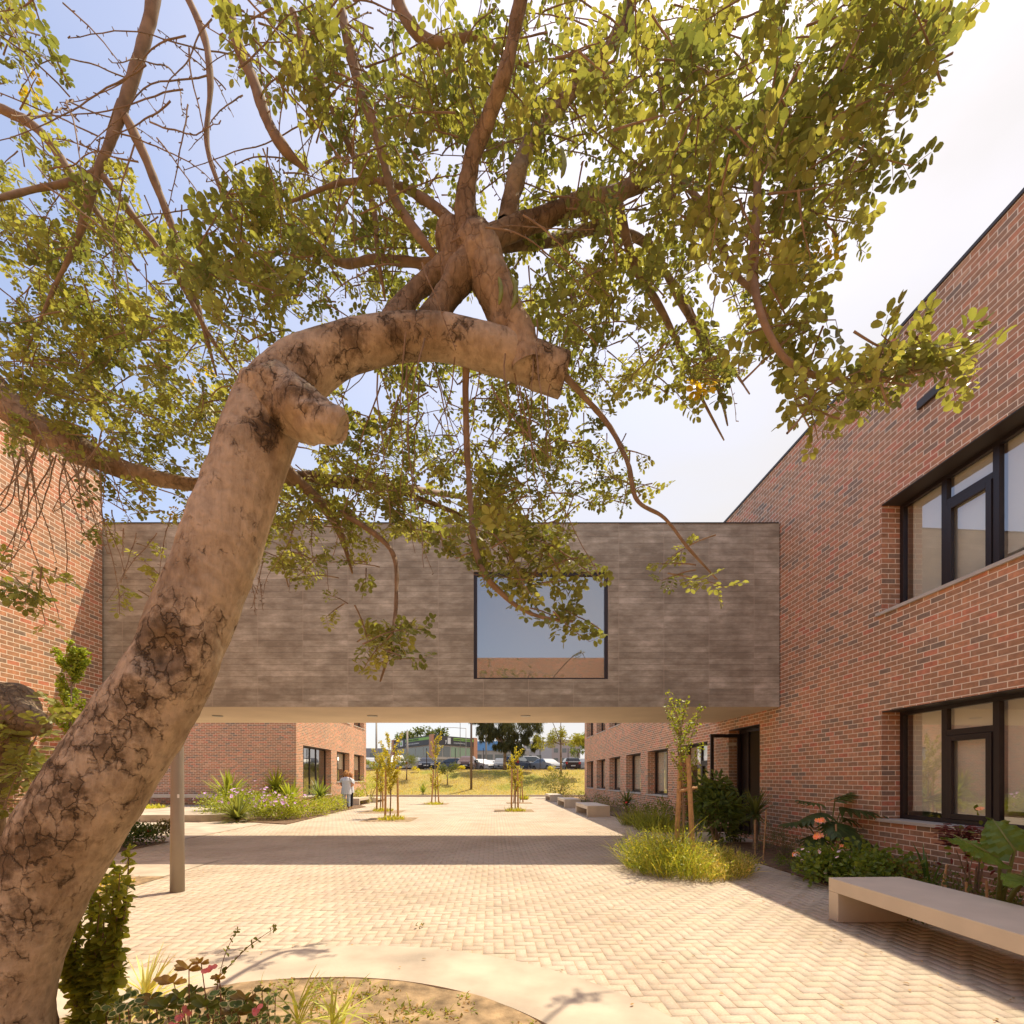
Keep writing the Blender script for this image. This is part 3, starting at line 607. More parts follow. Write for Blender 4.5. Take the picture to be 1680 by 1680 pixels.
# ------------------------------------------------------------------ cars
def paint(name, c): return simple(name, c, .25, metal=.2, spec=.6)
M_TYRE = simple('tyre', (.02,.02,.02), .8); M_CGLASS = simple('car glass', (.04,.05,.05), .08, spec=.9)
M_RED = simple('red lens', (.45,.02,.02), .3); M_LAMP = simple('clear lens', (.75,.75,.72), .15); M_PLATE = simple('number plate', (.7,.68,.6), .5)
PAINTS = dict(white=paint('white car paint',(.78,.76,.72)), black=paint('black car paint',(.025,.025,.028)), silver=paint('silver car paint',(.48,.48,.47)), grey=paint('grey car paint',(.16,.165,.17)), brown=paint('brown car paint',(.13,.075,.06)), beige=paint('beige car paint',(.55,.48,.38)), blue=paint('dark blue car paint',(.04,.05,.08)))
PROF = dict(
 hatch=(4.0,[(-2.0,.32),(-1.98,.95),(-1.85,1.05),(-1.62,1.42),(-1.2,1.5),(.1,1.48),(.55,1.32),(1.1,.98),(1.85,.82),(1.98,.62),(2.0,.3)], .97),
 suv=(4.5,[(-2.25,.38),(-2.22,1.08),(-2.1,1.2),(-1.9,1.62),(-1.4,1.7),(.2,1.68),(.65,1.5),(1.15,1.12),(2.1,.98),(2.22,.75),(2.25,.36)], 1.1),
 sedan=(4.5,[(-2.25,.32),(-2.23,.9),(-2.05,1.0),(-1.5,1.05),(-1.0,1.38),(-.5,1.44),(.2,1.42),(.6,1.28),(1.15,.95),(2.1,.8),(2.22,.6),(2.25,.3)], .93),
 van=(4.4,[(-2.2,.34),(-2.18,1.2),(-2.1,1.75),(-1.9,1.86),(.5,1.84),(1.0,1.55),(1.5,1.12),(2.1,.98),(2.18,.7),(2.2,.34)], 1.15))
def car(px, kind, colr, head, label, Y=56.0, cat='car'):
    """head: angle of the car's nose, degrees, 0 = towards the right of the photo"""
    Ln, prof, belt = PROF[kind]; p = P(px,1264,Y); r = thing('parked_car', (p.x,Y,TZ), label, cat, 'cars parked above the grass bank', R(head))
    hw = .88
    def w(z): return hw if z <= belt else hw-(z-belt)*.42
    wh = [(-Ln*.31), (Ln*.31)]; rr = .32
    bot = []
    for c in (wh[1], wh[0]):
        for k in range(7): a = math.pi*k/6; bot.append((c+(rr+.05)*math.cos(a), .26+(rr+.05)*math.sin(a)))
    outline = prof+bot
    mb = MB()
    for sg in (-1,1): mb.quad(*[(x,sg*w(z),z) for x,z in (outline if sg < 0 else outline[::-1])])
    for (xa,za),(xb,zb) in zip(outline, outline[1:]+outline[:1]): mb.quad((xa,-w(za),za),(xb,-w(zb),zb),(xb,w(zb),zb),(xa,w(za),za))
    mb.build('body', PAINTS[colr], r, local=True)
    up = [q for q in prof if q[1] > belt+.02]
    for sg in (-1,1):
        mb = MB(); lo = [(up[0][0]-.05,belt+.02)]; pts = [(up[0][0]-.02,belt+.03)]+[(x*.96-.02,z-.07) for x,z in up]+[(up[-1][0]+.42,belt+.03)]
        mb.quad(*[(x,sg*(w(z)+.008),z) for x,z in pts]); mb.build('side_window', M_CGLASS, r, local=True)
    def strip(a, b, name, t0=.1, t1=.9):
        mb = MB(); q = [(a[0]+(b[0]-a[0])*t, a[1]+(b[1]-a[1])*t) for t in (t0,t1)]; dx, dz = b[0]-a[0], b[1]-a[1]; nl = math.hypot(dx,dz); nx_, nz_ = dz/nl*.01, -dx/nl*.01
        if nz_ < 0: nx_, nz_ = -nx_, -nz_
        (x0,z0),(x1,z1) = [(x+nx_,z+nz_) for x,z in q]
        mb.quad((x0,-w(z0)+.07,z0),(x0,w(z0)-.07,z0),(x1,w(z1)-.07,z1),(x1,-w(z1)+.07,z1)); mb.build(name, M_CGLASS, r, local=True)
    i = len(up)-1; k = prof.index(up[-1]); strip(prof[k-1] if kind != 'van' else prof[k-1], prof[k+1], 'windscreen', .25, .93)
    k0 = prof.index(up[0]); strip(prof[max(k0-1,0)], prof[k0] if kind != 'sedan' else prof[k0], 'rear_window', .12, .9)
    for c in wh:
        for sg in (-1,1):
            mb = MB(); mb.tube([(c,sg*(hw-.2),rr),(c,sg*(hw+.01),rr)], rr, 16); t_ = mb.build('wheel', M_TYRE, r, local=True)
            mb = MB(); mb.tube([(c,sg*(hw),rr),(c,sg*(hw+.02),rr)], rr*.62, 12); mb.build('rim', M_METAL, t_, local=True)
    xf, xb = prof[-1][0], prof[0][0]; zf = prof[-2][1]; zb = prof[1][1]
    for sg in (-1,1):
        mb = MB(); y0, y1 = sorted((sg*.5, sg*.84)); mb.box(xf-.16,xf-.005+.01,y0,y1,zf-.02,zf+.14); mb.build('headlight', M_LAMP, r, local=True)
        mb = MB(); y0, y1 = sorted((sg*.62, sg*.87)); mb.box(xb-.012,xb+.12,y0,y1,zb-.22,zb+.05); mb.build('tail_light', M_RED, r, local=True)
    mb = MB(); mb.box(xf-.02,xf+.015,-.45,.45,.42,zf-.04); mb.build('grille', M_TYRE, r, local=True)
    for x_ in (xf+.02, xb-.03):
        mb = MB(); mb.box(x_-.008,x_+.008,-.26,.26,.5,.61); mb.build('number_plate', M_PLATE, r, local=True)
    for sg in (-1,1):
        mb = MB(); y0, y1 = sorted((sg*.88, sg*1.03)); mb.box(.55,.68,y0,y1,belt,belt+.12); mb.build('mirror', PAINTS[colr], r, local=True)
car(606,'hatch','white',100,'white hatchback with a round red tail light by the left wing', 57)
car(652,'van','white',-75,'white van behind the left staked saplings', 58)
car(681,'hatch','silver',95,'silver hatchback left of the black car', 57)
car(703,'hatch','black',-88,'black front facing hatchback behind a fence post', 55.5)
car(742,'hatch','grey',150,'dark grey hatchback seen from its rear side', 58.5)
car(767,'suv','brown',-92,'brown four wheel drive facing the plaza beside the tall lamp pole', 55.5)
car(788,'sedan','white',-50,'white saloon just right of the tall lamp pole', 58)
car(803,'sedan','silver',-40,'silver saloon between the tall lamp pole and the grey hatchback', 61)
car(823,'hatch','grey',-88,'grey front facing hatchback left of the right sapling', 57)
car(850,'suv','blue',70,'dark car with red tail lights behind the right sapling', 57)
car(871,'van','white',15,'white estate car seen from the side, right of the right sapling', 60)
car(897,'sedan','silver',-60,'silver saloon left of the slender trunk on the bank', 57)
car(936,'hatch','black',92,'black hatchback seen from behind with red lamps', 57)
car(957,'hatch','silver',80,'pale hatchback half hidden by the right wing', 59)

# ------------------------------------------------------------------ poles and far buildings
def pole(px, Y, ztop, r, label, m=M_POLE, z0=TZ, arm=None, bars=0, name='utility_pole', cat='pole'):
    p = P(px,1264,Y); o = thing(name, (p.x,Y,z0), label, cat)
    mb = MB(); mb.tube([(0,0,0),(0,0,ztop-z0)],[r,r*.75],10); mb.build('pole', m, o, local=True, smooth=True)
    if arm: mb = MB(); mb.tube([(0,0,ztop-z0-.05),(arm*.6,0,ztop-z0+.1),(arm,0,ztop-z0+.05)],.04,6); mb.build('arm', m, o, local=True); mb = MB(); mb.box(arm-.35,arm+.35,-.12,.12,ztop-z0,ztop-z0+.1); mb.build('lamp_head', m, o, local=True)
    for k in range(bars): mb = MB(); mb.box(-1,1,-.05,.05,ztop-z0-.4-k*.7,ztop-z0-.28-k*.7); mb.build('crossarm', m, o, local=True)
    return o
M_CPOLE = simple('concrete pole', (.34,.29,.23), .9)
pole(617.5,60,8.6,.14,'thick grey concrete pole at the left edge of the car park',M_CPOLE)
pole(668,62,7.6,.16,'pale concrete pole in front of the shop signs',M_CPOLE)
pole(755,75,16,.05,'thin tall mast left of the tall lamp pole')
pole(764.5,78,9.6,.06,'distant street lamp with a flat arm',arm=-3.2,name='street_lamp',cat='lamp post')
pole(797.5,72,10.5,.16,'wooden power pole with cross bars beside the blue shop',M_WOOD if False else M_CPOLE,bars=2)
gp2 = P(773,1264,44); zz = emb_z(gp2.x,44); pole(773.2,44,9.5,.11,'tall dark lamp pole standing on the grass bank',simple('brown pole paint',(.16,.11,.08),.6),z0=zz,name='street_lamp',cat='lamp post')

M_SHOP = simple('shop render', (.50,.42,.33), .8, var=.08, scale=.6); M_ORANGE = simple('orange cladding', (.62,.28,.14), .6)
M_SIGN = simple('charcoal sign', (.06,.05,.045), .5); M_GREEN = simple('green sign lettering', (.30,.52,.08), .5); M_TEAL = simple('teal awning', (.12,.45,.33), .6)
M_SGL = simple('shop glass', (.17,.17,.14), .15, spec=.8); M_BLUE = simple('blue sign', (.16,.34,.58), .5)
M_LET = simple('white lettering', (.8,.77,.72), .5)
def text(s, size, m, parent, loc, rot, name='lettering', ext=.02):
    cu = bpy.data.curves.new('t', 'FONT'); cu.body = s; cu.size = size; cu.extrude = ext; cu.align_x = 'LEFT'; cu.resolution_u = 2
    t = bpy.data.objects.new('t', cu); col.objects.link(t); dg = bpy.context.evaluated_depsgraph_get()
    me = bpy.data.meshes.new_from_object(t.evaluated_get(dg)); bpy.data.objects.remove(t); me.materials.clear(); me.materials.append(m)
    o = bpy.data.objects.new(name, me); col.objects.link(o); o.parent = parent; o.location = loc; o.rotation_euler = rot; return o
def shop():
    pL, pC, pR = P(646,1264,112), P(711,1264,97), P(778,1264,106)
    r = thing('shop_building', (pC.x,pC.y,TZ), 'two storey shop building with charcoal and green sign boards and orange pillars', 'building')
    H = 7.6
    for nm, a, b in (('L',pL,pC),('R',pC,pR)):
        d = Vector((b.x-a.x,b.y-a.y,0)); ln = d.length; d.normalize(); nrm = Vector((d.y,-d.x,0)); an = math.atan2(d.y,d.x)
        def at(u, z, o=0): q = Vector((a.x,a.y,0))+d*u+nrm*o; return (q.x-pC.x, q.y-pC.y, z)
        def slab(u0,u1,z0,z1,o0,o1,m,name):
            mb = MB(); i = 0; mb.v = [at(u0,z0,o0),at(u1,z0,o0),at(u1,z0,o1),at(u0,z0,o1),at(u0,z1,o0),at(u1,z1,o0),at(u1,z1,o1),at(u0,z1,o1)]
            for q in ((0,3,2,1),(4,5,6,7),(0,1,5,4),(1,2,6,5),(2,3,7,6),(3,0,4,7)): mb.f.append(q); mb.m.append(0)
            return mb.build(name, m, r, local=True)
        slab(0,ln,0,H-.4,-.3,0,M_SHOP,'wall')
        n = 5
        for k in range(n):
            u0 = .4+k*(ln-.8)/n; u1 = u0+(ln-.8)/n-.25
            slab(u0,u1,.3,2.9,0,.04,M_SGL,'window'); slab(u0,u1,3.5,5.6,0,.04,M_SGL if nm == 'L' or k < 2 else simple('green tinted glass',(.33,.42,.24),.2),'window')
        e = slab(0,ln,5.9,H+.15,.0,.35,M_SIGN,'sign_board')
        slab(0,ln,2.95,3.4,0,.3,M_SHOP,'canopy')
        if nm == 'L':
            slab(ln*.37,ln-.2,6.95,7.5,.352,.4,M_GREEN,'sign_stripe'); slab(ln*.22,ln*.30,6.15,7.45,.352,.4,M_LET,'sign_emblem'); slab(.5,ln*.44,1.2,2.9,.06,.32,M_TEAL,'awning')
            text('Ergovy',1.15,M_LET,r,at(.5,6.4,.37),(R(90),0,an)); text('MATERIAIS DE CONSTRU\u00c7\u00c3O',.42,M_SIGN,r,at(ln*.40,7.08,.42),(R(90),0,an)); text('E EQUIPAMENTOS PARA PROFISSIONAIS',.36,M_LET,r,at(ln*.37,6.3,.37),(R(90),0,an))
            mb = MB(); mb.tube([at(ln*.26,6.5,.42),at(ln*.26,7.2,.42)],[.28,.1],6); mb.build('sign_emblem_leaf', M_GREEN, r, local=True)
        else:
            slab(ln*.44,ln-.4,6.95,7.5,.352,.4,M_GREEN,'sign_stripe'); slab(ln*.30,ln*.37,6.15,7.45,.352,.4,M_LET,'sign_emblem')
            text('y',1.15,M_LET,r,at(ln*.24,6.4,.37),(R(90),0,an)); text('MATERIAIS DE CONSTRU\u00c7\u00c3O',.36,M_SIGN,r,at(ln*.45,7.1,.42),(R(90),0,an)); text('E EQUIPAMENTOS',.4,M_LET,r,at(ln*.45,6.3,.37),(R(90),0,an))
        for u in ((-.2,ln-.9) if nm == 'L' else (ln-.6,)):
            slab(u,u+1.1,0,H+.3,-.2,.5,M_ORANGE,'pillar')
shop()
pb = P(792,1264,125); r = thing('shop_building', (pb.x,125,TZ), 'low shop with a blue roof sign right of the charcoal signed building', 'building')
mb = MB(); mb.box(-3,12,0,8,0,6.2); mb.build('wall', M_SHOP, r, local=True)
mb = MB(); mb.box(-3,8,-.3,0,6.2,8.6); mb.build('sign_board', M_BLUE, r, local=True)
for k in range(5): mb = MB(); mb.box(-2.6+k*2.9,-.3+k*2.9,-.05,0,.5,5.2); mb.build('window', M_SGL, r, local=True)
for (px0,px1,Y,h,lab,c) in ((860,905,130,9,'pale grey apartment block behind the big dark tree',(.5,.45,.42)),(905,952,150,11,'pinkish apartment block behind the slender tree',(.52,.4,.34)),(585,628,120,6.5,'grey low building behind the left poles',(.36,.33,.31))):
    a, b = P(px0,1264,Y), P(px1,1264,Y); r = thing('far_building', ((a.x+b.x)/2,Y,TZ), lab, 'building'); w_ = (b.x-a.x)/2
    mb = MB(); mb.box(-w_,w_,0,8,0,h); mb.build('wall', simple('far render',c,.9), r, local=True)
    for i in range(int(w_*2/2.6)):
        for j in range(int(h/3)): mb = MB(); mb.box(-w_+.7+i*2.6,-w_+2.0+i*2.6,-.04,0,1+j*3,2.3+j*3); mb.build('window', M_SGL, r, local=True)

# ------------------------------------------------------------------ vegetation builders
def rdir(up=0.0):
    v = Vector((random.gauss(0,1),random.gauss(0,1),random.gauss(0,1)+up)); return v.normalized()
def jc(c, j=.2, y=0):
    k = (1+random.uniform(-j,j))*1.45; t = random.random()*y
    return (c[0]*k*(1+t), c[1]*k*(1+t*.55), c[2]*k)
GREEN = (.085,.12,.018); DGREEN = (.045,.07,.018); YGREEN = (.22,.25,.03)
def shrub(name, base, w, h, label, cat, n=700, leaf=.06, c=GREEN, tpl=OVAL, group=None, fl=None, nfl=0, fs=.03, up=.3, asp=.5, flname='flower', stems=7, shape=None, flat=.0, petals=5):
    r = thing(name, base, label, cat, group); lv = Leaves(tpl); ctr = Vector((0,0,h*.5))
    st = MB()
    clumps = []
    for _ in range(max(8, n//28)):
        d = rdir(.3); q = Vector((d.x*w*.5*random.uniform(.3,1),d.y*w*.5*random.uniform(.3,1),h*(.5+d.z*.45*random.uniform(.3,1)))); clumps.append((q, random.uniform(.10,.2)*max(w,h)))
    for k in range(min(stems, len(clumps))):
        q = clumps[k][0]; st.tube([(q.x*.1,q.y*.1,0),(q.x*.5,q.y*.5,q.z*.55),tuple(q)],[.014*h,.009*h,.004*h],5)
    if stems: st.build('stem', M_TWIG, r, local=True)
    for i in range(n):
        q, rad = random.choice(clumps); o = rdir()*rad*random.uniform(.35,1); p = q+o
        if p.z < .02: p.z = random.uniform(.02,h*.3)
        d = (o.normalized()+Vector((p.x,p.y,0))*.6/w+rdir()*.6+Vector((0,0,up))).normalized()
        lv.add(p, d, rdir(1.5), leaf*random.uniform(.6,1.25), leaf*asp*random.uniform(.7,1.2), jc(c,.3,.35))
    lv.build('foliage', M_LEAF, r, local=True)
    if nfl:
        fm = []
        for k in range(3):
            fv = Leaves(OVAL)
            for q in range(petals): a = 2*math.pi*(q+random.random()*.3)/petals; fv.add((0,0,0),(math.cos(a),math.sin(a),.45),(0,0,1),fs,fs*.95,jc(fl,.15),.6)
            for q in range(3): fv.add((0,0,.003),rdir(1),(0,0,1),fs*.25,fs*.2,(.55,.35,.05))
            o = fv.build(flname, M_PETAL, r, local=True); fm.append(o)
        for k in range(nfl):
            o = fm[k] if k < 3 else fm[k % 3].copy()
            if k >= 3: col.objects.link(o); o.parent = r
            q, rad = random.choice(clumps); a = random.uniform(0,6.28); t = Vector((random.gauss(0,1),random.gauss(0,1)-1.0,abs(random.gauss(0,1))+.3)).normalized(); p = q+t*rad*1.05
            o.location = p; o.rotation_euler = t.to_track_quat('Z','Y').to_euler()
    return r
def rosette(name, base, h, n, ln, wd, label, cat, c=(.10,.14,.03), trunk=0, group=None, droop=.35, lo=-.2, edge=None):
    r = thing(name, base, label, cat, group); lv = Leaves(BLADE)
    if trunk: mb = MB(); mb.tube([(0,0,0),(.02,0,trunk*.5),(0,0,trunk)],[.06,.05,.05],8); mb.build('trunk', M_BARKD, r, local=True)
    for k in range(n):
        a = random.uniform(0,6.28); e = random.uniform(lo,1.35); d = Vector((math.cos(a)*math.cos(e),math.sin(a)*math.cos(e),math.sin(e)))
        p = Vector((0,0,trunk+random.uniform(-.08,.05)+.04)); q = jc(c,.25,.5)
        lv.add(p,d,(0,0,1),ln*random.uniform(.75,1.1),wd*random.uniform(.8,1.2),q,droop*random.uniform(.2,1.2)*math.cos(e))
    lv.build('leaves', M_LEAF, r, local=True); return r
def tuft(name, base, w, n, h, label, cat, c=YGREEN, wd=.008, group=None, kind=None, seed=0, lean=.5, tpl=BLADE):
    r = thing(name, base, label, cat, group); lv = Leaves(tpl)
    for k in range(n):
        a = random.uniform(0,6.28); q = w*.5*math.sqrt(random.random()); p = Vector((q*math.cos(a),q*math.sin(a),0))
        d = Vector((random.gauss(0,lean),random.gauss(0,lean),1)).normalized(); lv.add(p,d,(random.gauss(0,1),random.gauss(0,1),.3),h*random.uniform(.4,1.15),wd*random.uniform(.6,1.5),jc(c,.3,.5),random.uniform(0,.7))
    lv.build('leaves', M_LEAF, r, local=True); return r

def sapling(base, h, label, n=420, w=.9, leaf=.055, c=(.20,.24,.03), z0=.9, group='young trees tied to stakes', trunk=.03, narrow=False):
    r = thing('young_tree', base, label, 'young tree', group); mb = MB(); br = MB(); lv = Leaves(OVAL)
    top = Vector((random.uniform(-.06,.06),0,h*.8)); tp = [Vector((0,0,0)),Vector((.03,0,h*.3)),Vector((-.02,.02,h*.55)),top]
    mb.tube(tp,[trunk,trunk*.85,trunk*.6,trunk*.3],8); mb.build('trunk', M_TWIG, r, local=True, smooth=True)
    for k in range(22):
        z = random.uniform(z0,h*.8); t = z/h; a = random.uniform(0,6.28); ln = w*random.uniform(.25,.62)*(1 if not narrow else .5)
        p0 = Vector((0,0,z)); d = Vector((math.cos(a),math.sin(a),random.uniform(.8,2.2))).normalized(); pts = [p0,p0+d*ln*.5+Vector((0,0,.02)),p0+d*ln+Vector((0,0,.06))]
        if pts[-1].z > h: continue
        br.tube(pts,[.009,.006,.003],5)
        for i in range(n//13):
            s = random.uniform(.2,1.05); p = pts[0].lerp(pts[2],s)+rdir()*.05
            lv.add(p,rdir(.1),rdir(1),leaf*random.uniform(.6,1.2),leaf*.7,jc(c,.3,.5))
    br.build('branches', M_TWIG, r, local=True); lv.build('foliage', M_LEAF, r, local=True); return r
def stake(base, tip, rad, label, group='wooden tree stakes'):
    r = MB(); b = Vector(base); r.tube([(0,0,0),tuple(Vector(tip)-b)],[rad,rad*.9],10); o = r.build('tree_stake', M_WOOD, smooth=False); o.location = b
    return tag(o, label, 'stake', group)

# staked saplings
b1 = G(1119,1424); sapling(b1, 3.25, 'young tree with two tied stakes in the tall grass patch', n=520, w=1.25, leaf=.05, c=(.16,.20,.03), z0=1.3)
stake(G(1108,1424), P(1117,1240,8.6), .045, 'left wooden stake of the young tree in the tall grass patch')
stake(G(1138,1428), P(1129,1239,8.4), .045, 'right wooden stake of the young tree in the tall grass patch')
mb = MB(); q1, q2 = P(1117,1298,8.5), P(1137,1292,8.5); mb.tube([q1+Vector((-.05,-.06,0)),q2+Vector((.05,-.06,.0))],.025,6); mb.tube([q1+Vector((-.05,.06,0)),q2+Vector((.05,.06,.0))],.025,6); tag(mb.build('tree_tie', M_WOOD, loc=q1), 'pale strap tying the two stakes of the nearest young tree', 'strap')
for (px,py,h,nm,n,w,tops,sk) in ((640,1342,3.5,'nearest left young tree with yellow green leaves in its sandy pit',760,1.7,(1258,1262),((632,1342),(653,1340))),
        (624,1330,3.1,'second left young tree just behind the nearest one',560,1.5,(1262,1264),((618,1330),(628,1328))),
        (714,1318.5,4.9,'tall thin young tree with yellow leaves in the middle of the plaza',640,1.2,(1275,1275),((708,1319),(720,1318))),
        (845,1329,3.2,'young tree with yellow leaves right of the tall lamp pole',520,1.25,(1262,1264),((839,1330),(850,1329.5))),
        (853,1317,2.6,'small young tree behind the right one',200,.8,(1270,1270),((843,1317),(858,1316.5)))):
    b = G(px,py); s_ = b.y; sapling(b, h, nm, n=n, w=w, c=(.27,.26,.03), leaf=.085, z0=.8)
    for k, (sx, sy) in enumerate(sk):
        g = G(sx,sy); t = Vector((g.x+(.12 if k == 0 else -.12)*(1 if px in (714,853) else .2), g.y, 2.05)); stake(g, t, .045, ('left' if k == 0 else 'right')+' stake of the '+nm.split(' with ')[0])
# weeds in the pits
for k,(px,py) in enumerate(((643,1345),(628,1331),(713,1320),(846,1331),(860,1312))):
    tuft('weeds', G(px,py), 1.0 if k < 4 else .6, 160, .22 if k < 4 else .5, 'yellow green weeds at the foot of '+['the nearest left young tree','the second left young tree','the tall thin young tree','the right young tree','the far right young tree'][k], 'weeds', c=(.26,.27,.03), wd=.03)

# grass patch round the nearest young tree
gb = G(1128,1428); r = thing('grass_clump', gb, 'tall unruly grass and weeds around the nearest young tree', 'grass')
lv = Leaves(BLADE); lo = Leaves(LANCE)
for k in range(7500):
    a = random.uniform(0,6.28); q = math.sqrt(random.random()); x, y = 1.02*q*math.cos(a), .95*q*math.sin(a); px_ = x
    if px_ < -.1: hh = .95*(1-.4*q) ; cc = random.choice([(.20,.24,.035),(.13,.17,.03),(.30,.29,.05)])
    else: hh = .60*(1-.45*q); cc = (.38,.33,.11) if random.random() < .55 and y < .2 else (.2,.24,.04)
    d = Vector((random.gauss(0,.4)+x*.3,random.gauss(0,.4)+y*.3,1)).normalized()
    if random.random() < .33: lv.add((x,y,0),d,(random.gauss(0,1),random.gauss(0,1),.3),hh*random.uniform(.5,1.2),random.uniform(.006,.014),jc(cc,.3,.4),random.uniform(.1,.9))
    else: p = Vector((x,y,0))+d*hh*random.uniform(.15,.95); lo.add(p,rdir(.3),rdir(1),random.uniform(.03,.085),random.uniform(.012,.03),jc(cc,.4,.4))
lv.build('blades', M_LEAF, r, local=True); lo.build('small_leaves', M_LEAF, r, local=True)

# right bed, near to far
def B(px, py, z=.02): return G(px, py, z)
def bedpt(px, xl):       # a point of the bed seen in column px at plaza coordinate xl
    y = F*xl/(px-810.0); return L(xl, y, .02)
shrub('leafy_shrub', bedpt(1180,5.35), 1.25, 1.75, 'big dark green shrub with long leaves left of the open door', 'shrub', n=1700, leaf=.17, c=(.085,.125,.03), tpl=OVAL, asp=.42, stems=9, up=-.1)
rosette('yucca', bedpt(1247,5.75), 0, 110, .62, .045, 'dark yucca with stiff leaves right of the door slab', 'yucca', c=(.08,.11,.04), trunk=.75, droop=.15, lo=-.5)
shrub('leafy_shrub', bedpt(1212,5.9), .8, .35, 'low dark ground plants before the door slab', 'plant', n=500, leaf=.07, c=DGREEN)
def monstera(base, label, leaves, c=(.065,.10,.032), sc=1.22):
    r = thing('monstera', base, label, 'plant'); lv = Leaves(BLADE); st = MB()
    for (ox,oy,oz,dx,dy,dz,ln) in leaves:
        tip = Vector((ox,oy,oz)); ln *= sc; d = Vector((dx,dy,dz)).normalized(); st.tube([(0,0,0),tuple(tip*.55+Vector((0,0,.1))),tuple(tip)],[.014,.012,.008],6)
        side = d.cross(Vector((0,0,1))).normalized(); nrm = side.cross(d)
        nf = 7
        for k in range(nf):
            t = k/(nf-1); p = tip+d*ln*t*.8
            for sg in (-1,1):
                fd = (side*sg*(1-.5*t)+d*(.35+.7*t)-nrm*.12).normalized(); lv.add(p,fd,nrm,ln*.62*(1-.45*t),ln*.17,jc(c,.25,.3),.25)
        lv.add(tip,d,nrm,ln,ln*.22,c,.2)
    st.build('stem', M_STEM, r, local=True); lv.build('leaves', M_LEAF, r, local=True)
monstera(bedpt(1372,6.15), 'split leaf plant with big deeply cut dark leaves against the brick wall', [(-.25,-.2,.95,-1,-.5,-.25,.5),(.15,-.15,1.05,.7,-.8,-.15,.55),(.3,0,.85,1,-.4,-.4,.45),(-.4,-.3,.55,-.8,-1,-.5,.45),(.05,-.3,.75,0,-1,-.6,.5),(.2,.1,1.15,.5,-.2,.3,.4),(-.1,.1,1.1,-.6,-.1,.1,.42),(.4,-.25,.5,.8,-.8,-.3,.4),(-.5,-.1,.8,-1,-.3,-.1,.42),(.1,-.4,.5,.2,-1,-.5,.42),(.35,.05,1.0,1,-.1,-.2,.42),(-.15,-.35,.8,-.5,-1,-.5,.42),(0,-.2,1.2,0,-.6,.2,.4)])
shrub('fern_shrub', bedpt(1310,5.15), .55, .28, 'small feathery bright green clump at the bed edge', 'plant', n=700, leaf=.035, c=(.09,.13,.02), tpl=LANCE, stems=0)
shrub('leafy_shrub', bedpt(1300,5.8), 1.1, .55, 'grey green rosemary like bush behind the feathery clump', 'plant', n=1100, leaf=.06, c=(.10,.115,.05), tpl=LANCE, asp=.2, up=.7)
shrub('geranium', bedpt(1362,5.02), .95, .50, 'trailing geranium with pale pink flowers at the far end of the near bench', 'plant', n=1300, leaf=.055, c=(.12,.17,.03), asp=.95, fl=(.80,.62,.70), nfl=34, fs=.032, stems=5)
shrub('geranium', bedpt(1425,5.3), 1.5, .52, 'green geranium mass behind the near bench', 'plant', n=1700, leaf=.065, c=(.12,.17,.03), asp=.95, stems=5)
def flowerhead(px, py, Y, label, c=(.80,.42,.34), n=7, z=.0):
    p = P(px,py,Y); r = thing('lily_flower', Vector((p.x,p.y,.02)), label, 'flower', 'pink and orange lily clusters')
    h = p.z-.02; mb = MB(); mb.tube([(0,0,0),(.02,0,h*.5),(0,0,h-.03)],.004,5); mb.build('stem', M_STEM, r, local=True)
    for k in range(n):
        fv = Leaves(OVAL); a = random.uniform(0,6.28); q = Vector((math.cos(a)*.045*(k>0),math.sin(a)*.03*(k>0),h+random.uniform(-.02,.02))); t = Vector((math.cos(a)*.6,-.8,.5)).normalized(); u = t.orthogonal().normalized(); w = t.cross(u)
        for j in range(6): b = j*math.pi/3; fv.add(q,(u*math.cos(b)+w*math.sin(b)+t*.8),t,.052,.028,jc(c,.15) if j % 2 else jc((.80,.45,.14),.1),.4)
        fv.build('flower', M_PETAL, r, local=True)
    lv = Leaves(LANCE)
    for k in range(16): z_ = h*random.uniform(.15,.9); lv.add((0,0,z_),rdir(.2),(0,0,1),.09,.016,jc(GREEN))
    lv.build('leaves', M_LEAF, r, local=True)
for k,(px,py,Y) in enumerate(((1344,1347,7.7),(1343,1373,7.6),(1307,1402,8.2),(1358,1396,7.4),(1367,1400,7.5),(1384,1391,7.5))):
    flowerhead(px,py,Y,['topmost salmon lily cluster before the split leaf plant','salmon lily cluster just under the topmost one','pair of salmon lilies leaning left over the bed edge','salmon lily cluster left of the pale geranium','salmon lily cluster above the pale geranium','salmon lily cluster beside the short bamboo stake'][k])
shrub('dry_plant', bedpt(1505,5.75), .75, .5, 'dry brown and tan seed heads below the near window', 'plant', n=900, leaf=.04, c=(.26,.17,.07), up=.4, fl=(.6,.03,.12), nfl=2, fs=.025)
tuft('iris', bedpt(1548,5.75), .12, 9, .62, 'stiff upright sword leaves under the near window', 'plant', c=(.06,.12,.02), wd=.05, lean=.12)
rr_ = shrub('purple_plant', bedpt(1606,5.8), .42, .95, 'dark red leafed plant rising to the window sill', 'plant', n=10, leaf=.08, c=(.13,.03,.03), stems=5)
lv = Leaves(OVAL)
for k in range(420): a = random.uniform(0,6.28); q = .2*random.random(); lv.add((q*math.cos(a),q*math.sin(a),random.uniform(.72,.98)),Vector((math.cos(a),math.sin(a),.1)),(0,0,1),random.uniform(.04,.09),.03,jc((.15,.04,.045),.4))
lv.build('crown', M_LEAF, rr_, local=True)
shrub('rose_bush', bedpt(1628,6.1), .5, 1.15, 'thin rose bush with one orange bud before the window', 'plant', n=60, leaf=.08, c=(.14,.18,.03), asp=.85, fl=(.75,.42,.2), nfl=1, fs=.05, petals=8)
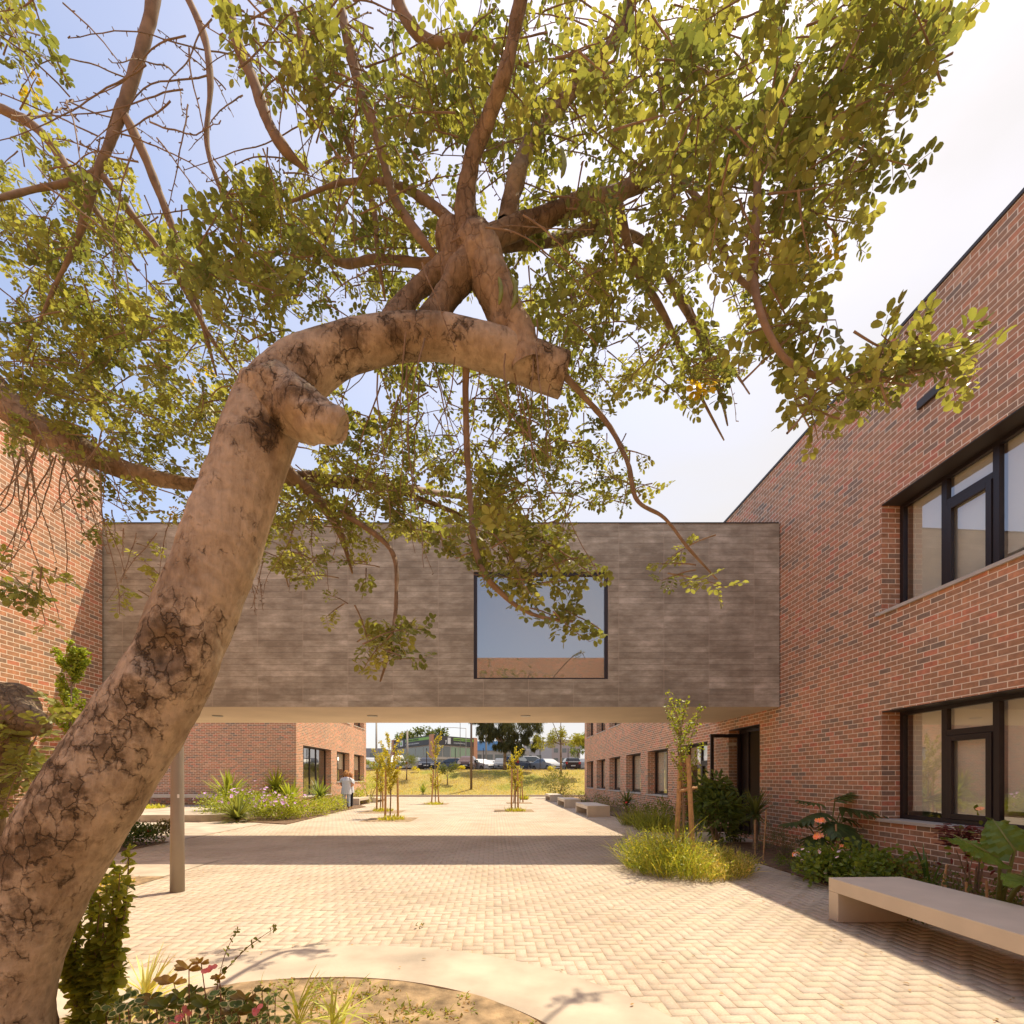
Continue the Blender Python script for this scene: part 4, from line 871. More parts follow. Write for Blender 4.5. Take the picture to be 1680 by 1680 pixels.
shrub('ground_cover', bedpt(1600,5.35), 1.8, .22, 'dark low ground cover behind the near bench', 'plant', n=1800, leaf=.05, c=(.09,.11,.03), stems=0, fl=(.75,.22,.03), nfl=2, fs=.035, petals=9)
shrub('ground_cover', bedpt(1480,5.9), 1.6, .25, 'mixed dark leaves along the base of the near wall', 'plant', n=1300, leaf=.06, c=(.10,.11,.04), stems=3)
def elephant_leaf(r, base, tip, nrm, wd, c, curl):
    mb = MB(); d = tip-base; ln = d.length; d.normalize(); s = nrm.cross(d).normalized(); nn = d.cross(s); N = 16; M_ = 8
    def ptf(i, j):
        t = i/N; w = wd*.5*(math.sin(math.pi*min(1,t*1.02+.06)**.75)**.8 if t < 1 else 0)*(1.06-.35*t); v = (j/M_-.5)*2
        lobes = -.22*abs(v)**1.2*ln*max(0,1-t*3.2)
        ripple = .018*math.sin(t*34-abs(v)*5)*abs(v)
        return base+d*(ln*t+lobes)+s*(w*v)+nn*(-.22*w*abs(v)**2*curl-ln*.28*t*t*curl+ripple)
    for i in range(N):
        for j in range(M_): mb.quad(ptf(i,j),ptf(i,j+1),ptf(i+1,j+1),ptf(i+1,j))
    o = mb.build('leaf', c, r, smooth=True); return o
def big_leaf_mat():
    m, n, l, b = mat('elephant ear leaf'); out = n['Material Output']; t = n.new('ShaderNodeTexCoord')
    z = n.new('ShaderNodeTexNoise'); z.inputs['Scale'].default_value = 9; z.inputs['Detail'].default_value = 5; l.new(t.outputs['Object'], z.inputs['Vector'])
    c = ramp(n, l, z.outputs[0], [(.3, (.10,.19,.025)), (.7, (.22,.32,.05))]); l.new(c, b.inputs['Base Color']); b.inputs['Roughness'].default_value = .35
    tr = n.new('ShaderNodeBsdfTranslucent'); tr.inputs[0].default_value = (.28,.42,.04,1); mx = n.new('ShaderNodeMixShader'); mx.inputs[0].default_value = .4
    l.new(b.outputs[0], mx.inputs[1]); l.new(tr.outputs[0], mx.inputs[2]); l.new(mx.outputs[0], out.inputs[0]); return m
M_EAR = big_leaf_mat()
eb = L(5.35,4.95,.02); re_ = thing('elephant_ear', eb, 'elephant ear plant with huge ribbed green leaves at the right edge', 'plant')
for (bp_, tp_, nr, wd) in ((P(1640,1408,4.9), P(1556,1366,5.0), Vector((-.2,-.55,.8)), .30), (P(1665,1395,4.85), P(1624,1338,5.0), Vector((-.3,-.9,.35)), .46), (P(1690,1440,4.7), P(1655,1432,4.2), Vector((.1,-.2,1)), .3), (P(1720,1380,4.9), P(1790,1340,5.0), Vector((.2,-.7,.6)), .4)):
    elephant_leaf(re_, bp_, tp_, nr.normalized(), wd, M_EAR, .6)
    mb = MB(); mid = (eb+bp_)/2+Vector((.02,0,.12)); mb.tube([eb,mid,bp_,bp_.lerp(tp_,.9)+nr.normalized()*.006],[.028,.02,.012,.004],8); mb.build('stem', M_STEM, re_, smooth=True)
for k,(px,pyb,pyt,xl,lean) in enumerate(((1247,1400,1345,5.35,0),(1261,1420,1328,5.2,.06),(1389,1400,1352,5.9,-.03),(1562,1460,1418,5.2,.12),(1577,1470,1452,5.1,0),(1614,1480,1447,5.0,0),(1650,1490,1445,5.1,0))):
    b = bedpt(px,xl); t = P(px,pyt,b.y); o = stake(b,(b.x+lean,b.y,t.z),.014 if k != 2 else .016,['short bamboo stake beside the dark yucca','taller bamboo stake at the bed edge by the dark yucca','bamboo stake in front of the split leaf plant','leaning stick behind the near bench','cut orange stick behind the near bench','forked stick near the elephant ear','thin dark stick near the elephant ear'][k],'garden stakes in the right bed'); o.name = 'garden_stake'
# far part of right bed
rosette('yucca', L(5.5,19.8,.02), 0, 70, .7, .06, 'dark yucca under the far windows of the right wing', 'yucca', c=(.07,.09,.03), trunk=.5, lo=-.5)
for k,(xl,yl,w,h,c,n,lab) in enumerate(((5.5,15.2,1.2,.95,(.11,.14,.03),600,'mixed green bush left of the big dark shrub'),(5.4,17.2,1.5,.7,(.10,.12,.03),600,'low bush with a red bloom under the third far window'),(5.6,22.5,1.8,.5,(.12,.12,.04),500,'lavender and grass mix behind the middle bench'),(5.5,26,2.2,.55,(.10,.12,.03),500,'low green border plants behind the far benches'),(5.2,31,2.0,.6,(.11,.12,.03),500,'low border plants near the far end of the right wing'),(5.0,37.5,3.2,2.0,(.12,.13,.045),1400,'large loose bush at the far corner of the right wing'))):
    shrub('border_plant', L(xl,yl,.02), w, h, lab, 'plant', n=n, leaf=.09 if k < 5 else .14, c=c, tpl=LANCE if k != 5 else OVAL, fl=(.6,.03,.03) if k == 1 else None, nfl=2 if k == 1 else 0, fs=.05)
tuft('grass_clump', L(4.9,13.2+1.2,.02), 1.3, 500, .75, 'long grassy leaves behind the tall grass patch', 'grass', c=(.15,.18,.03), wd=.02)
tuft('grass_clump', L(4.75,16.0,.02), 1.0, 300, .6, 'grassy clump between the far bench and the young tree', 'grass', c=(.14,.16,.04), wd=.02)

# left beds
def gl(px, py, z=.03): return G(px, py, z)
shrub('flowering_shrub', gl(400,1340), 3.4, .85, 'broad mound of purple flowers before the left brick wing', 'shrub', n=6000, leaf=.08, c=(.19,.23,.03), fl=(.50,.32,.62), nfl=95, fs=.065, stems=0, asp=.6)
shrub('flowering_shrub', gl(462,1343), 2.2, .75, 'smaller mound of purple flowers at the path edge', 'shrub', n=3000, leaf=.08, c=(.20,.23,.03), fl=(.50,.32,.62), nfl=60, fs=.06, stems=0, asp=.6)
rosette('yucca', gl(375,1338), 0, 110, 1.25, .11, 'yucca rising out of the purple mound near the lamp pole', 'yucca', c=(.17,.21,.04), trunk=.75, lo=-.1, group='yuccas in the left bed')
rosette('yucca', gl(389,1347), 0, 110, 1.0, .09, 'low grey green yucca in front of the purple mound', 'yucca', c=(.14,.16,.05), trunk=.05, lo=0, group='yuccas in the left bed')
rosette('yucca', gl(452,1327), 0, 110, 1.15, .11, 'tallest yucca on a bare trunk against the brick corner', 'yucca', c=(.20,.24,.04), trunk=.95, lo=-.6, group='yuccas in the left bed')
rosette('yucca', gl(477,1328), 0, 110, 1.2, .11, 'bushy yucca at the brick corner', 'yucca', c=(.20,.24,.04), trunk=.35, lo=-.2, group='yuccas in the left bed')
rosette('yucca', gl(524,1328), 0, 90, 1.15, .10, 'yucca in front of the glazed door', 'yucca', c=(.14,.18,.05), trunk=.55, lo=-.4, group='yuccas in the left bed')
for k,(px,py,w,h,lab) in enumerate(((505,1338,2.2,.6,'yellow green low plants under the glazed door'),(535,1333,1.8,.7,'grassy plants between the glazed door and the person'),(552,1329,1.2,.7,'leafy plants just left of the person'),(592,1318,1.4,.9,'plants against the wall right of the person'),(606,1316,1.6,1.9,'bright green bush at the far left corner of the wing'))):
    shrub('border_plant', gl(px,py), w, h, lab, 'plant', n=700, leaf=.1, c=(.22,.25,.03), tpl=LANCE)
shrub('flowering_plant', G(228,1388), 1.0, .5, 'dark green plants with red flowers left of the lamp pole', 'plant', n=900, leaf=.075, c=(.06,.09,.02), fl=(.62,.02,.03), nfl=4, fs=.045)
shrub('flowering_plant', G(268,1382), .75, .5, 'brownish plants with one red bloom beside the lamp pole', 'plant', n=700, leaf=.06, c=(.10,.09,.03), fl=(.65,.02,.02), nfl=2, fs=.05)
b = G(222,1385); o = stake(b,(b.x,b.y,b.z+.62),.015,'thin stick standing in the red flower bed','garden stakes in the right bed'); o['group'] = 'sticks in the left bed'
tuft('grass_clump', G(245,1326,.27), 1.2, 260, .22, 'small bright grass tuft on the platform edge', 'grass', c=(.3,.33,.04), wd=.03)
# leafy young tree at the left wall
bt = L(-8.3,9.8,0); r = sapling(bt, 4.9, 'slim bright green young tree before the left sunlit wall', n=2000, w=.85, leaf=.06, c=(.17,.23,.03), z0=2.3, trunk=.035)
tuft('weeds', L(-6.2,7.2,.01), 1.6, 900, .07, 'low yellow weeds on the sandy patch behind the lamp pole', 'weeds', c=(.35,.33,.04), wd=.02, lean=1.0)
rosette('small_palm', Vector((P(694,1302,42).x,42.0,emb_z(0,42))), 0, 40, 1.0, .09, 'small spiky palm at the foot of the grass bank', 'palm', c=(.12,.16,.03), trunk=.2, lo=.1)

# trees beyond
def bigtree(name, px, Y, label, cat, trunk_h, tr, blobs, n, leaf, wd, c, tpl=LANCE, droop=-.2, z0=None, jit=.35, lw=1.0, group=None, branches=10):
    p = P(px,1264,Y); z0 = TZ if z0 is None else z0; r = thing(name, (p.x,Y,z0), label, cat, group); mb = MB()
    mb.tube([(0,0,0),(.1*tr,0,trunk_h*.5),(0,0,trunk_h)],[tr,tr*.8,tr*.6],10); mb.build('trunk', M_BARKD, r, local=True, smooth=True)
    br = MB(); lv = Leaves(tpl); subs = []
    for (x,y,z,rx,rz) in blobs:
        br.tube([(0,0,trunk_h*.85),(x*.5,y*.5,(trunk_h+z)*.5),(x,y,z)],[tr*.45,tr*.28,tr*.1],6)
        for k in range(9): d = rdir(); subs.append((Vector((x+d.x*rx*.75,y+d.y*rx*.75,z+d.z*rz*.75)), random.uniform(.25,.5)*rx, random.uniform(.25,.5)*rz))
    for k in range(n):
        q, a, b = random.choice(subs); d = rdir(); s = random.random()**.5; pp = q+Vector((d.x*a,d.y*a,d.z*b))*s
        dd = (d+rdir()*.7+Vector((0,0,droop*3))).normalized(); lv.add(pp,dd,rdir(1),leaf*random.uniform(.5,1.3),wd*random.uniform(.7,1.3),jc(c,jit,.4),.3)
    br.build('branches', M_BARKD, r, local=True); lv.build('foliage', M_LEAF, r, local=True); return r
bigtree('casuarina_tree', 828, 50.3, 'big dark drooping evergreen behind the parked cars', 'tree', 2.8, .2, [(-2.0,0,4.0,1.0,1.0),(-.9,0,3.2,.9,1.1),(.3,-.2,2.7,1.0,1.1),(1.5,-.2,2.8,1.0,1.2),(2.7,0,3.2,.9,1.2),(-1.2,0,4.8,1.5,1.2),(1.0,.3,4.6,1.8,1.4),(2.8,0,5.0,1.4,1.4),(0,.6,6.2,2.2,1.4),(-2.6,0,5.4,1.0,.8)], 26000, .42, .05, (.06,.065,.022), droop=-.9)
bigtree('slender_tree', 920, 48, 'slender forked tree with feathery yellow green leaves on the bank', 'tree', 3.8, .12, [(-1.8,0,3.4,1.2,.8),(-.6,0,4.6,1.0,1.2),(1.0,0,4.0,1.1,1.0),(2.0,0,3.4,.8,.6),(0,0,7.5,1.6,1.4),(-1.4,0,6.6,1,1)], 5200, .17, .08, (.20,.21,.035), droop=0, z0=emb_z(4.8,48), tpl=OVAL)
bigtree('pine_sapling', 667, 47, 'small round pine on the bank behind the left saplings', 'tree', 1.3, .07, [(0,0,1.9,.9,.6),(-.6,0,1.7,.6,.4),(.6,0,1.8,.6,.5)], 2200, .28, .02, (.10,.12,.03), droop=.25, z0=emb_z(-10,47), group='small trees on the grass bank')
bigtree('small_tree', 734, 45.5, 'small dark bushy tree on the bank left of the tall lamp pole', 'tree', .9, .06, [(0,0,1.5,.7,.5),(-.6,0,1.3,.5,.3),(.6,0,1.6,.5,.4)], 1300, .14, .06, (.09,.105,.03), droop=.1, z0=emb_z(-6,45.5), tpl=OVAL, group='small trees on the grass bank')
bigtree('background_tree', 692, 125, 'dark tree top rising behind the sign building', 'tree', 7, .4, [(0,0,10,4,2.2),(-4,0,9.4,3,1.6),(4,0,10,3,2)], 2600, .8, .3, (.07,.09,.02), tpl=OVAL)
bigtree('background_tree', 948, 66, 'green tree beside the far corner of the right wing', 'tree', 2.5, .15, [(0,0,3.3,1.2,1.4),(.8,0,4.4,1.0,1)], 2200, .22, .1, (.14,.17,.03), tpl=OVAL)
bigtree('background_tree', 612, 52, 'low green bush at the left end of the grass bank', 'tree', .4, .08, [(0,0,.8,1.2,.7),(-1.2,0,1,1,.7)], 1500, .16, .08, (.18,.21,.03), tpl=OVAL, z0=emb_z(-15,50)-.2)
for k,(px,Y) in enumerate(((683,50),(757,50.6),(905,50.6))):
    shrub('bank_shrub', (P(px,1264,Y).x,Y,emb_z(0,Y)), .9, .5, ['small yellow shrub at the top of the bank below the black car','small pale shrub at the bank top by the tall lamp pole','small yellow shrub at the bank top below the silver saloon'][k], 'shrub', n=260, leaf=.12, c=(.36,.34,.04), stems=0, group='small shrubs on the grass bank')
# tufts spread over the bank: uncountable
lv = Leaves(BLADE)
for k in range(9000):
    x, y = random.uniform(-17,13), random.uniform(41.5,51.2); lv.add((x,y,emb_z(x,y)-.02),rdir(2.5),rdir(),random.uniform(.08,.22),random.uniform(.02,.05),jc((.36,.30,.07),.3,.3),.5)
tag(lv.build('grass', M_LEAF), 'short dry grass on the bank', kind='stuff')

# ------------------------------------------------------------------ people
M_SKIN = simple('skin', (.52,.27,.17), .6); M_HAIR = simple('ginger blonde hair', (.42,.22,.09), .7, var=.3, scale=40); M_HAIR2 = simple('auburn hair', (.33,.14,.06), .7)
M_TUNIC = simple('white blue tunic', (.62,.64,.70), .9, bump=.3, bscale=20); M_TROU = simple('pale blue trousers', (.45,.52,.66), .9); M_BLACK = simple('black cloth', (.02,.02,.025), .9); M_SHOE = simple('tan shoe', (.45,.26,.14), .7)
def person(base, h, label, top, bottom, hairm, turn=0, tunic_len=.42):
    r = thing('person', base, label, 'person', 'people by the left bed', turn); s = h/1.75
    J = dict(pel=(0,0,.95,.13),wst=(0,0,1.1,.115),chs=(0,0,1.33,.135),nk=(0,0,1.48,.055),hd=(0,.01,1.60,.085),hd2=(0,.01,1.68,.075),
             hl=(-.09,0,.90,.09),kl=(-.10,.0,.50,.058),al=(-.11,.02,.09,.04),fl=(-.12,-.0+.12,.035,.035), hr=(.09,0,.90,.09),kr=(.11,0,.50,.058),ar=(.13,.02,.09,.04),fr=(.14,.12,.035,.035),
             sl=(-.17,0,1.41,.055),el=(-.25,.03,1.15,.042),wl=(-.20,.20,1.02,.03),pl=(-.17,.27,1.03,.028), sr=(.17,0,1.41,.055),er=(.25,.03,1.15,.042),wr=(.19,.22,1.04,.03),pr=(.16,.28,1.05,.028))
    for sd in 'lr':
        w = Vector(J['p'+sd][:3]); sg = -1 if sd == 'l' else 1
        for q in range(4): J[f'f{q}{sd}'] = (w.x-sg*(.01+.012*q),w.y+.055-.006*q,w.z+.02-.014*q,.009)
        J['t'+sd] = (w.x-sg*.04,w.y-.0,w.z+.03,.009)
    E = [('pel','wst'),('wst','chs'),('chs','nk'),('nk','hd'),('hd','hd2')]
    for sd in 'lr': E += [('pel','h'+sd),('h'+sd,'k'+sd),('k'+sd,'a'+sd),('a'+sd,'f'+sd),('chs','s'+sd),('s'+sd,'e'+sd),('e'+sd,'w'+sd),('w'+sd,'p'+sd),('w'+sd,'t'+sd)]+[('p'+sd,f'f{q}{sd}') for q in range(4)]
    ks = list(J); me = bpy.data.meshes.new('body'); me.from_pydata([tuple(c*s for c in J[k][:3]) for k in ks], [(ks.index(a),ks.index(b)) for a,b in E], [])
    o = bpy.data.objects.new('body', me); col.objects.link(o); o.parent = r; me.materials.append(M_SKIN)
    sk = o.modifiers.new('skin','SKIN'); 
    for i, k in enumerate(ks): me.skin_vertices[0].data[i].radius = (J[k][3]*s,)*2
    me.skin_vertices[0].data[0].use_root = True; ss = o.modifiers.new('sub','SUBSURF'); ss.levels = 1; ss.render_levels = 2
    def loft(rings, m, name):
        mb = MB(); N = 20
        for (c0,a0,b0),(c1,a1,b1) in zip(rings, rings[1:]):
            for k in range(N):
                t0, t1 = 2*math.pi*k/N, 2*math.pi*(k+1)/N
                f_ = lambda c,a,b,t: ((c[0]+a*math.cos(t)*(1+.03*math.sin(5*t)))*s,(c[1]+b*math.sin(t))*s,c[2]*s)
                mb.quad(f_(c0,a0,b0,t0),f_(c0,a0,b0,t1),f_(c1,a1,b1,t1),f_(c1,a1,b1,t0))
        return mb.build(name, m, r, local=True, smooth=True)
    zb = 1.0-tunic_len*.75
    loft([((0,0,zb),.235,.17),((0,0,zb+.12),.225,.16),((0,0,1.12),.185,.14),((0,0,1.3),.20,.15),((0,0,1.42),.18,.12),((0,0,1.475),.075,.075)], top, 'tunic')
    for sg in (-1,1):
        loft([((sg*.15,0,1.44),.06,.07),((sg*.20,.01,1.36),.07,.08),((sg*.245,.02,1.22),.062,.07)], top, 'sleeve')
        loft([((sg*.09,0,.95),.115,.12),((sg*.10,0,.7),.09,.095),((sg*.11,0,.45),.07,.075),((sg*.12,.01,.12),.055,.06)], bottom, 'trouser_leg')
        mb = MB(); mb.v = []; 
        loft([((sg*.12,.05,.0),.045,.12),((sg*.12,.06,.05),.045,.12),((sg*.12,.03,.09),.035,.05)], M_SHOE, 'shoe')
    hv = Leaves(BLADE)
    for k in range(700):
        d = rdir(.3); 
        if d.y > .55 and d.z < .45: continue
        p = Vector((0,.01,1.64))*s+Vector((d.x*.085,d.y*.1,d.z*.11))*s; hv.add(p,(d*.5+Vector((0,-.1,-.8))+rdir()*.5),d,.09*s,.02*s,(.62,.38,.17) if hairm is M_HAIR else (.5,.25,.10),.2)
    o = hv.build('hair', M_LEAF, r, local=True)
    fm = MB()      # face: eyes, nose, mouth
    for sg in (-1,1):
        fm.tube([(sg*.032*s,.085*s,1.645*s),(sg*.032*s,.098*s,1.645*s)], .011*s, 8)
    fm.tube([(0,.085*s,1.64*s),(0,.115*s,1.605*s)],[.008*s,.014*s],6); fm.tube([(-.025*s,.092*s,1.565*s),(.025*s,.092*s,1.565*s)],.006*s,6); fm.build('face', M_SKIN, r, local=True)
    return r
pb1 = G(568,1327.5); person(pb1, 1.95, 'person seen from behind in a white tunic and pale blue trousers by the left bed', M_TUNIC, M_TROU, M_HAIR, R(5))
pb2 = Vector((pb1.x*(pb1.y+.6)/pb1.y+.2,pb1.y+.6,0)); person(pb2, 1.86, 'person in dark trousers half hidden behind the one in pale blue trousers', M_TUNIC, M_BLACK, M_HAIR2, R(150), .3)
# ------------------------------------------------------------------ the big leaning carob tree
tree = thing('carob_tree', TB, 'old leaning carob tree with pale thick trunk and cut limb filling the left foreground', 'tree')
def catmull(pts, n):
    out = []; P_ = [pts[0]]+list(pts)+[pts[-1]]
    for i in range(1, len(P_)-2):
        for k in range(n):
            t = k/n; a, b, c, d = (np.array(P_[j], float) for j in (i-1, i, i+1, i+2))
            out.append(.5*((2*b)+(-a+c)*t+(2*a-5*b+4*c-d)*t*t+(-a+3*b-3*c+d)*t**3))
    out.append(np.array(P_[-2], float)); return out
def limb(pts, name, m, nseg=24, sub=6, rough=.10, fr=6.0, cap=True, knots=()):
    """pts: (px, py, radius px, depth) of the photo turned into metres of the place"""
    q = []
    for i, (px, py, r, Y) in enumerate(pts):
        p = P(px, py, Y); a, b = pts[max(i-1,0)], pts[min(i+1,len(pts)-1)]      # radii were read off a wide lens: undo its stretch
        ax = Vector((b[0]-a[0], b[1]-a[1])).normalized(); ro = Vector((px-CX, py-HY)); tn = ro.length/F; ro.normalize(); pr_ = abs(ro.x*ax.y-ro.y*ax.x)
        q.append((p.x, p.y, p.z, r*Y/F/(1+(math.sqrt(1+tn*tn)-1)*pr_**2*(1.25 if r > 60 else 1))))
    C = catmull(q, sub); mb = MB(); u = None; n = len(C)
    for k in range(n):
        p = Vector(C[k][:3]); a = Vector(C[max(k-1,0)][:3]); b = Vector(C[min(k+1,n-1)][:3]); t = (b-a).normalized()
        if u is None: u = t.cross(Vector((0,1,0))).normalized()
        u = (u-t*u.dot(t)).normalized(); w = t.cross(u); rad = C[k][3]
        if cap and k == n-1: rad *= .82
        for j in range(nseg):
            an = 2*math.pi*j/nseg; d = u*math.cos(an)+w*math.sin(an); s = p+d*rad
            f1 = noise.noise(s*fr/1.6)*1.2+noise.noise(s*fr*2.2)*.5+noise.noise(s*fr*6)*.22
            rr = rad*(1+rough*f1)
            for (kp, kr, ka) in knots:
                dd = (s-kp).length
                if dd < kr: rr += rad*ka*(math.cos(math.pi*dd/kr)+1)/2
            mb.v.append(tuple(p+d*rr))
    for k in range(n-1):
        for j in range(nseg): a = k*nseg+j; b = k*nseg+(j+1) % nseg; mb.f.append((a,b,b+nseg,a+nseg)); mb.m.append(0)
    i = len(mb.v); mb.v.append(tuple(Vector(C[-1][:3]))); 
    for j in range(nseg): mb.f.append(((n-1)*nseg+j,(n-1)*nseg+(j+1)%nseg,i)); mb.m.append(0)
    return mb.build(name, m, tree, smooth=True)
TY = 1.95
tr_pts = [(-70,1990,150,TY),(-45,1850,132,TY),(-22,1730,118,TY),(2,1610,98,TY),(46,1500,93,TY),(98,1395,92,TY),(160,1290,92,1.97),(228,1190,88,2.0),(282,1095,83,2.02),(322,1000,78,2.05),(357,910,75,2.07),(388,820,74,2.1),(416,740,72,2.12),(446,670,72,2.15),(490,612,64,2.17),(560,574,51,2.2),(640,556,44,2.22),(720,553,41,2.25),(800,572,42,2.27),(868,596,42,2.3),(928,618,40,2.32)]
kn = [(P(262,1065,1.85), .13, -.32), (P(300,1040,1.83), .08, .16), (P(215,1110,1.83), .09, .12), (P(520,640,2.05), .10, .25)]
M_BARKM = bark_mat('mixed bark', (.48,.36,.24), (.20,.14,.09), (.46, .60), .6)
limb(tr_pts, 'trunk', M_BARK, nseg=96, sub=14, rough=.075, fr=5, knots=kn)
limb([(440,650,52,2.14),(478,668,48,2.07),(512,682,40,2.02),(540,692,36,1.98),(556,698,30,1.97),(560,700,18,1.97)], 'stub', M_BARK, 48, 10, .22, 12)
limb([(865,608,30,2.28),(852,560,30,2.27),(826,500,30,2.26),(800,450,33,2.25),(782,405,36,2.24),(770,385,30,2.24)], 'limb', M_BARKM, 48, 10, .26, 9)
limb([(738,470,14,2.3),(745,420,24,2.28),(735,385,26,2.28),(728,372,18,2.28)], 'stub', M_BARKD, 24, 8, .2, 12)
BR = [
 [(640,535,24,2.25),(680,480,20,2.3),(728,440,24,2.3),(775,410,30,2.25)],
 [(700,545,30,2.25),(730,490,24,2.27),(765,440,30,2.25),(785,405,34,2.25)],
 [(775,410,28,2.25),(764,335,17,2.2),(774,262,15,2.15),(798,200,13,2.1),(828,120,12,2.0),(850,20,11,1.95),(870,-80,9,1.9)],
 [(780,405,30,2.25),(850,372,22,2.3),(930,342,21,2.35),(1010,318,18,2.4),(1100,272,14,2.45),(1200,212,11,2.5),(1300,165,8,2.5),(1400,130,5,2.5)],
 [(830,375,18,2.3),(845,300,15,2.35),(875,225,14,2.4),(940,150,13,2.45),(1010,62,12,2.5),(1050,-40,10,2.5)],
 [(800,400,18,2.3),(900,395,13,2.6),(980,375,11,2.9),(1060,400,9,3.1),(1110,480,8,3.2),(1150,560,6,3.3),(1180,640,4,3.3)],
 [(770,420,13,2.3),(700,432,11,2.5),(620,425,10,2.7),(560,432,8,2.9),(490,400,6,3.0),(430,430,4,3.1)],
 [(760,380,11,2.3),(700,330,9,2.4),(640,300,8,2.5),(560,300,6,2.6),(480,330,4,2.7)],
 [(262,-60,14,2.7),(248,20,13,2.7),(225,105,13,2.7),(188,215,11,2.7),(160,285,10,2.7),(128,390,7,2.75),(90,470,5,2.8),(60,540,3,2.8)],
 [(165,278,9,2.7),(110,300,8,2.65),(50,312,7,2.6),(-30,335,7,2.5)],
 [(205,190,7,2.7),(240,262,7,2.75),(272,345,6,2.8),(300,420,5,2.85),(335,540,4,2.9)],
 [(170,290,6,2.7),(215,350,5,2.75),(255,400,4,2.8),(300,470,4,2.85),(350,560,3,2.9)],
 [(362,-40,10,2.3),(385,60,9,2.3),(415,130,9,2.3),(440,200,8,2.3),(470,248,9,2.3)],
 [(300,-20,6,2.5),(335,60,6,2.5),(345,140,5,2.5),(340,240,4,2.5),(370,330,3,2.5)],
 [(640,-30,9,2.3),(672,40,11,2.3),(715,70,12,2.3),(780,60,9,2.3),(830,90,6,2.3)],
 [(560,20,8,2.4),(590,140,8,2.4),(625,240,8,2.4),(645,320,7,2.4),(690,390,8,2.3)],
 [(480,20,6,2.6),(520,120,6,2.6),(560,210,5,2.6),(610,330,5,2.6),(620,420,4,2.6)],
 [(1195,214,9,2.45),(1212,222,8,2.2),(1238,250,8,1.9),(1242,340,8,1.8),(1236,440,8,1.75),(1250,520,7,1.7),(1290,590,7,1.7),(1345,618,6,1.7),(1420,625,5,1.7),(1490,612,4,1.7),(1560,585,3,1.7),(1605,560,2,1.7)],
 [(1100,270,8,2.3),(1160,350,7,2.2),(1200,440,6,2.1),(1250,500,5,2.0),(1300,640,3,2.0)],
 [(1010,320,9,2.5),(1040,430,8,2.6),(1080,500,7,2.7),(1120,580,5,2.8),(1150,650,3,2.8)],
 [(-40,610,26,3.1),(20,670,24,3.1),(80,712,22,3.1),(150,748,20,3.1),(230,778,14,3.15),(320,795,11,3.2),(420,790,12,3.2),(500,785,13,3.2),(570,792,10,3.2),(650,805,6,3.2),(720,830,4,3.2)],
 [(420,700,12,2.6),(470,770,10,2.8),(530,830,8,3.0),(560,880,5,3.1)],
 [(-20,170,8,3.0),(60,210,7,3.0),(120,290,6,3.0),(180,380,4,3.0)],
 [(922,612,7,2.35),(950,642,5,2.45),(1000,700,5,2.5),(1030,760,4,2.4),(1045,820,4,2.4),(1090,850,3,2.4),(1130,900,3,2.4)],
 [(766,590,6,2.3),(764,660,5,2.35),(770,800,5,2.4),(785,920,5,2.3),(830,980,4,2.3),(880,1010,3,2.3),(940,1020,2,2.3)],
 [(600,792,7,3.3),(680,802,6,4.4),(770,818,4,5.8)],
 [(1110,480,6,3.2),(1160,550,4,4.4),(1200,602,3,5.25)],
 [(560,840,5,2.9),(640,900,4,2.8),(650,980,3,2.7),(640,1060,3,2.6)],
]
for i, b in enumerate(BR):
    if i > 1:
        e, g_ = b[-1], b[-2]; dx, dy = e[0]-g_[0], e[1]-g_[1]; k_ = min(1, 70/max(1, math.hypot(dx, dy)))
        if e[2] > 2.5: b.append((e[0]+dx*k_+random.uniform(-12,12), e[1]+dy*k_+random.uniform(-12,12), 1.5, e[3]+.05))
    limb(b, 'branch', M_TWIG if b[0][2] < 16 else M_BARKD, 14, 9, .20, 15)
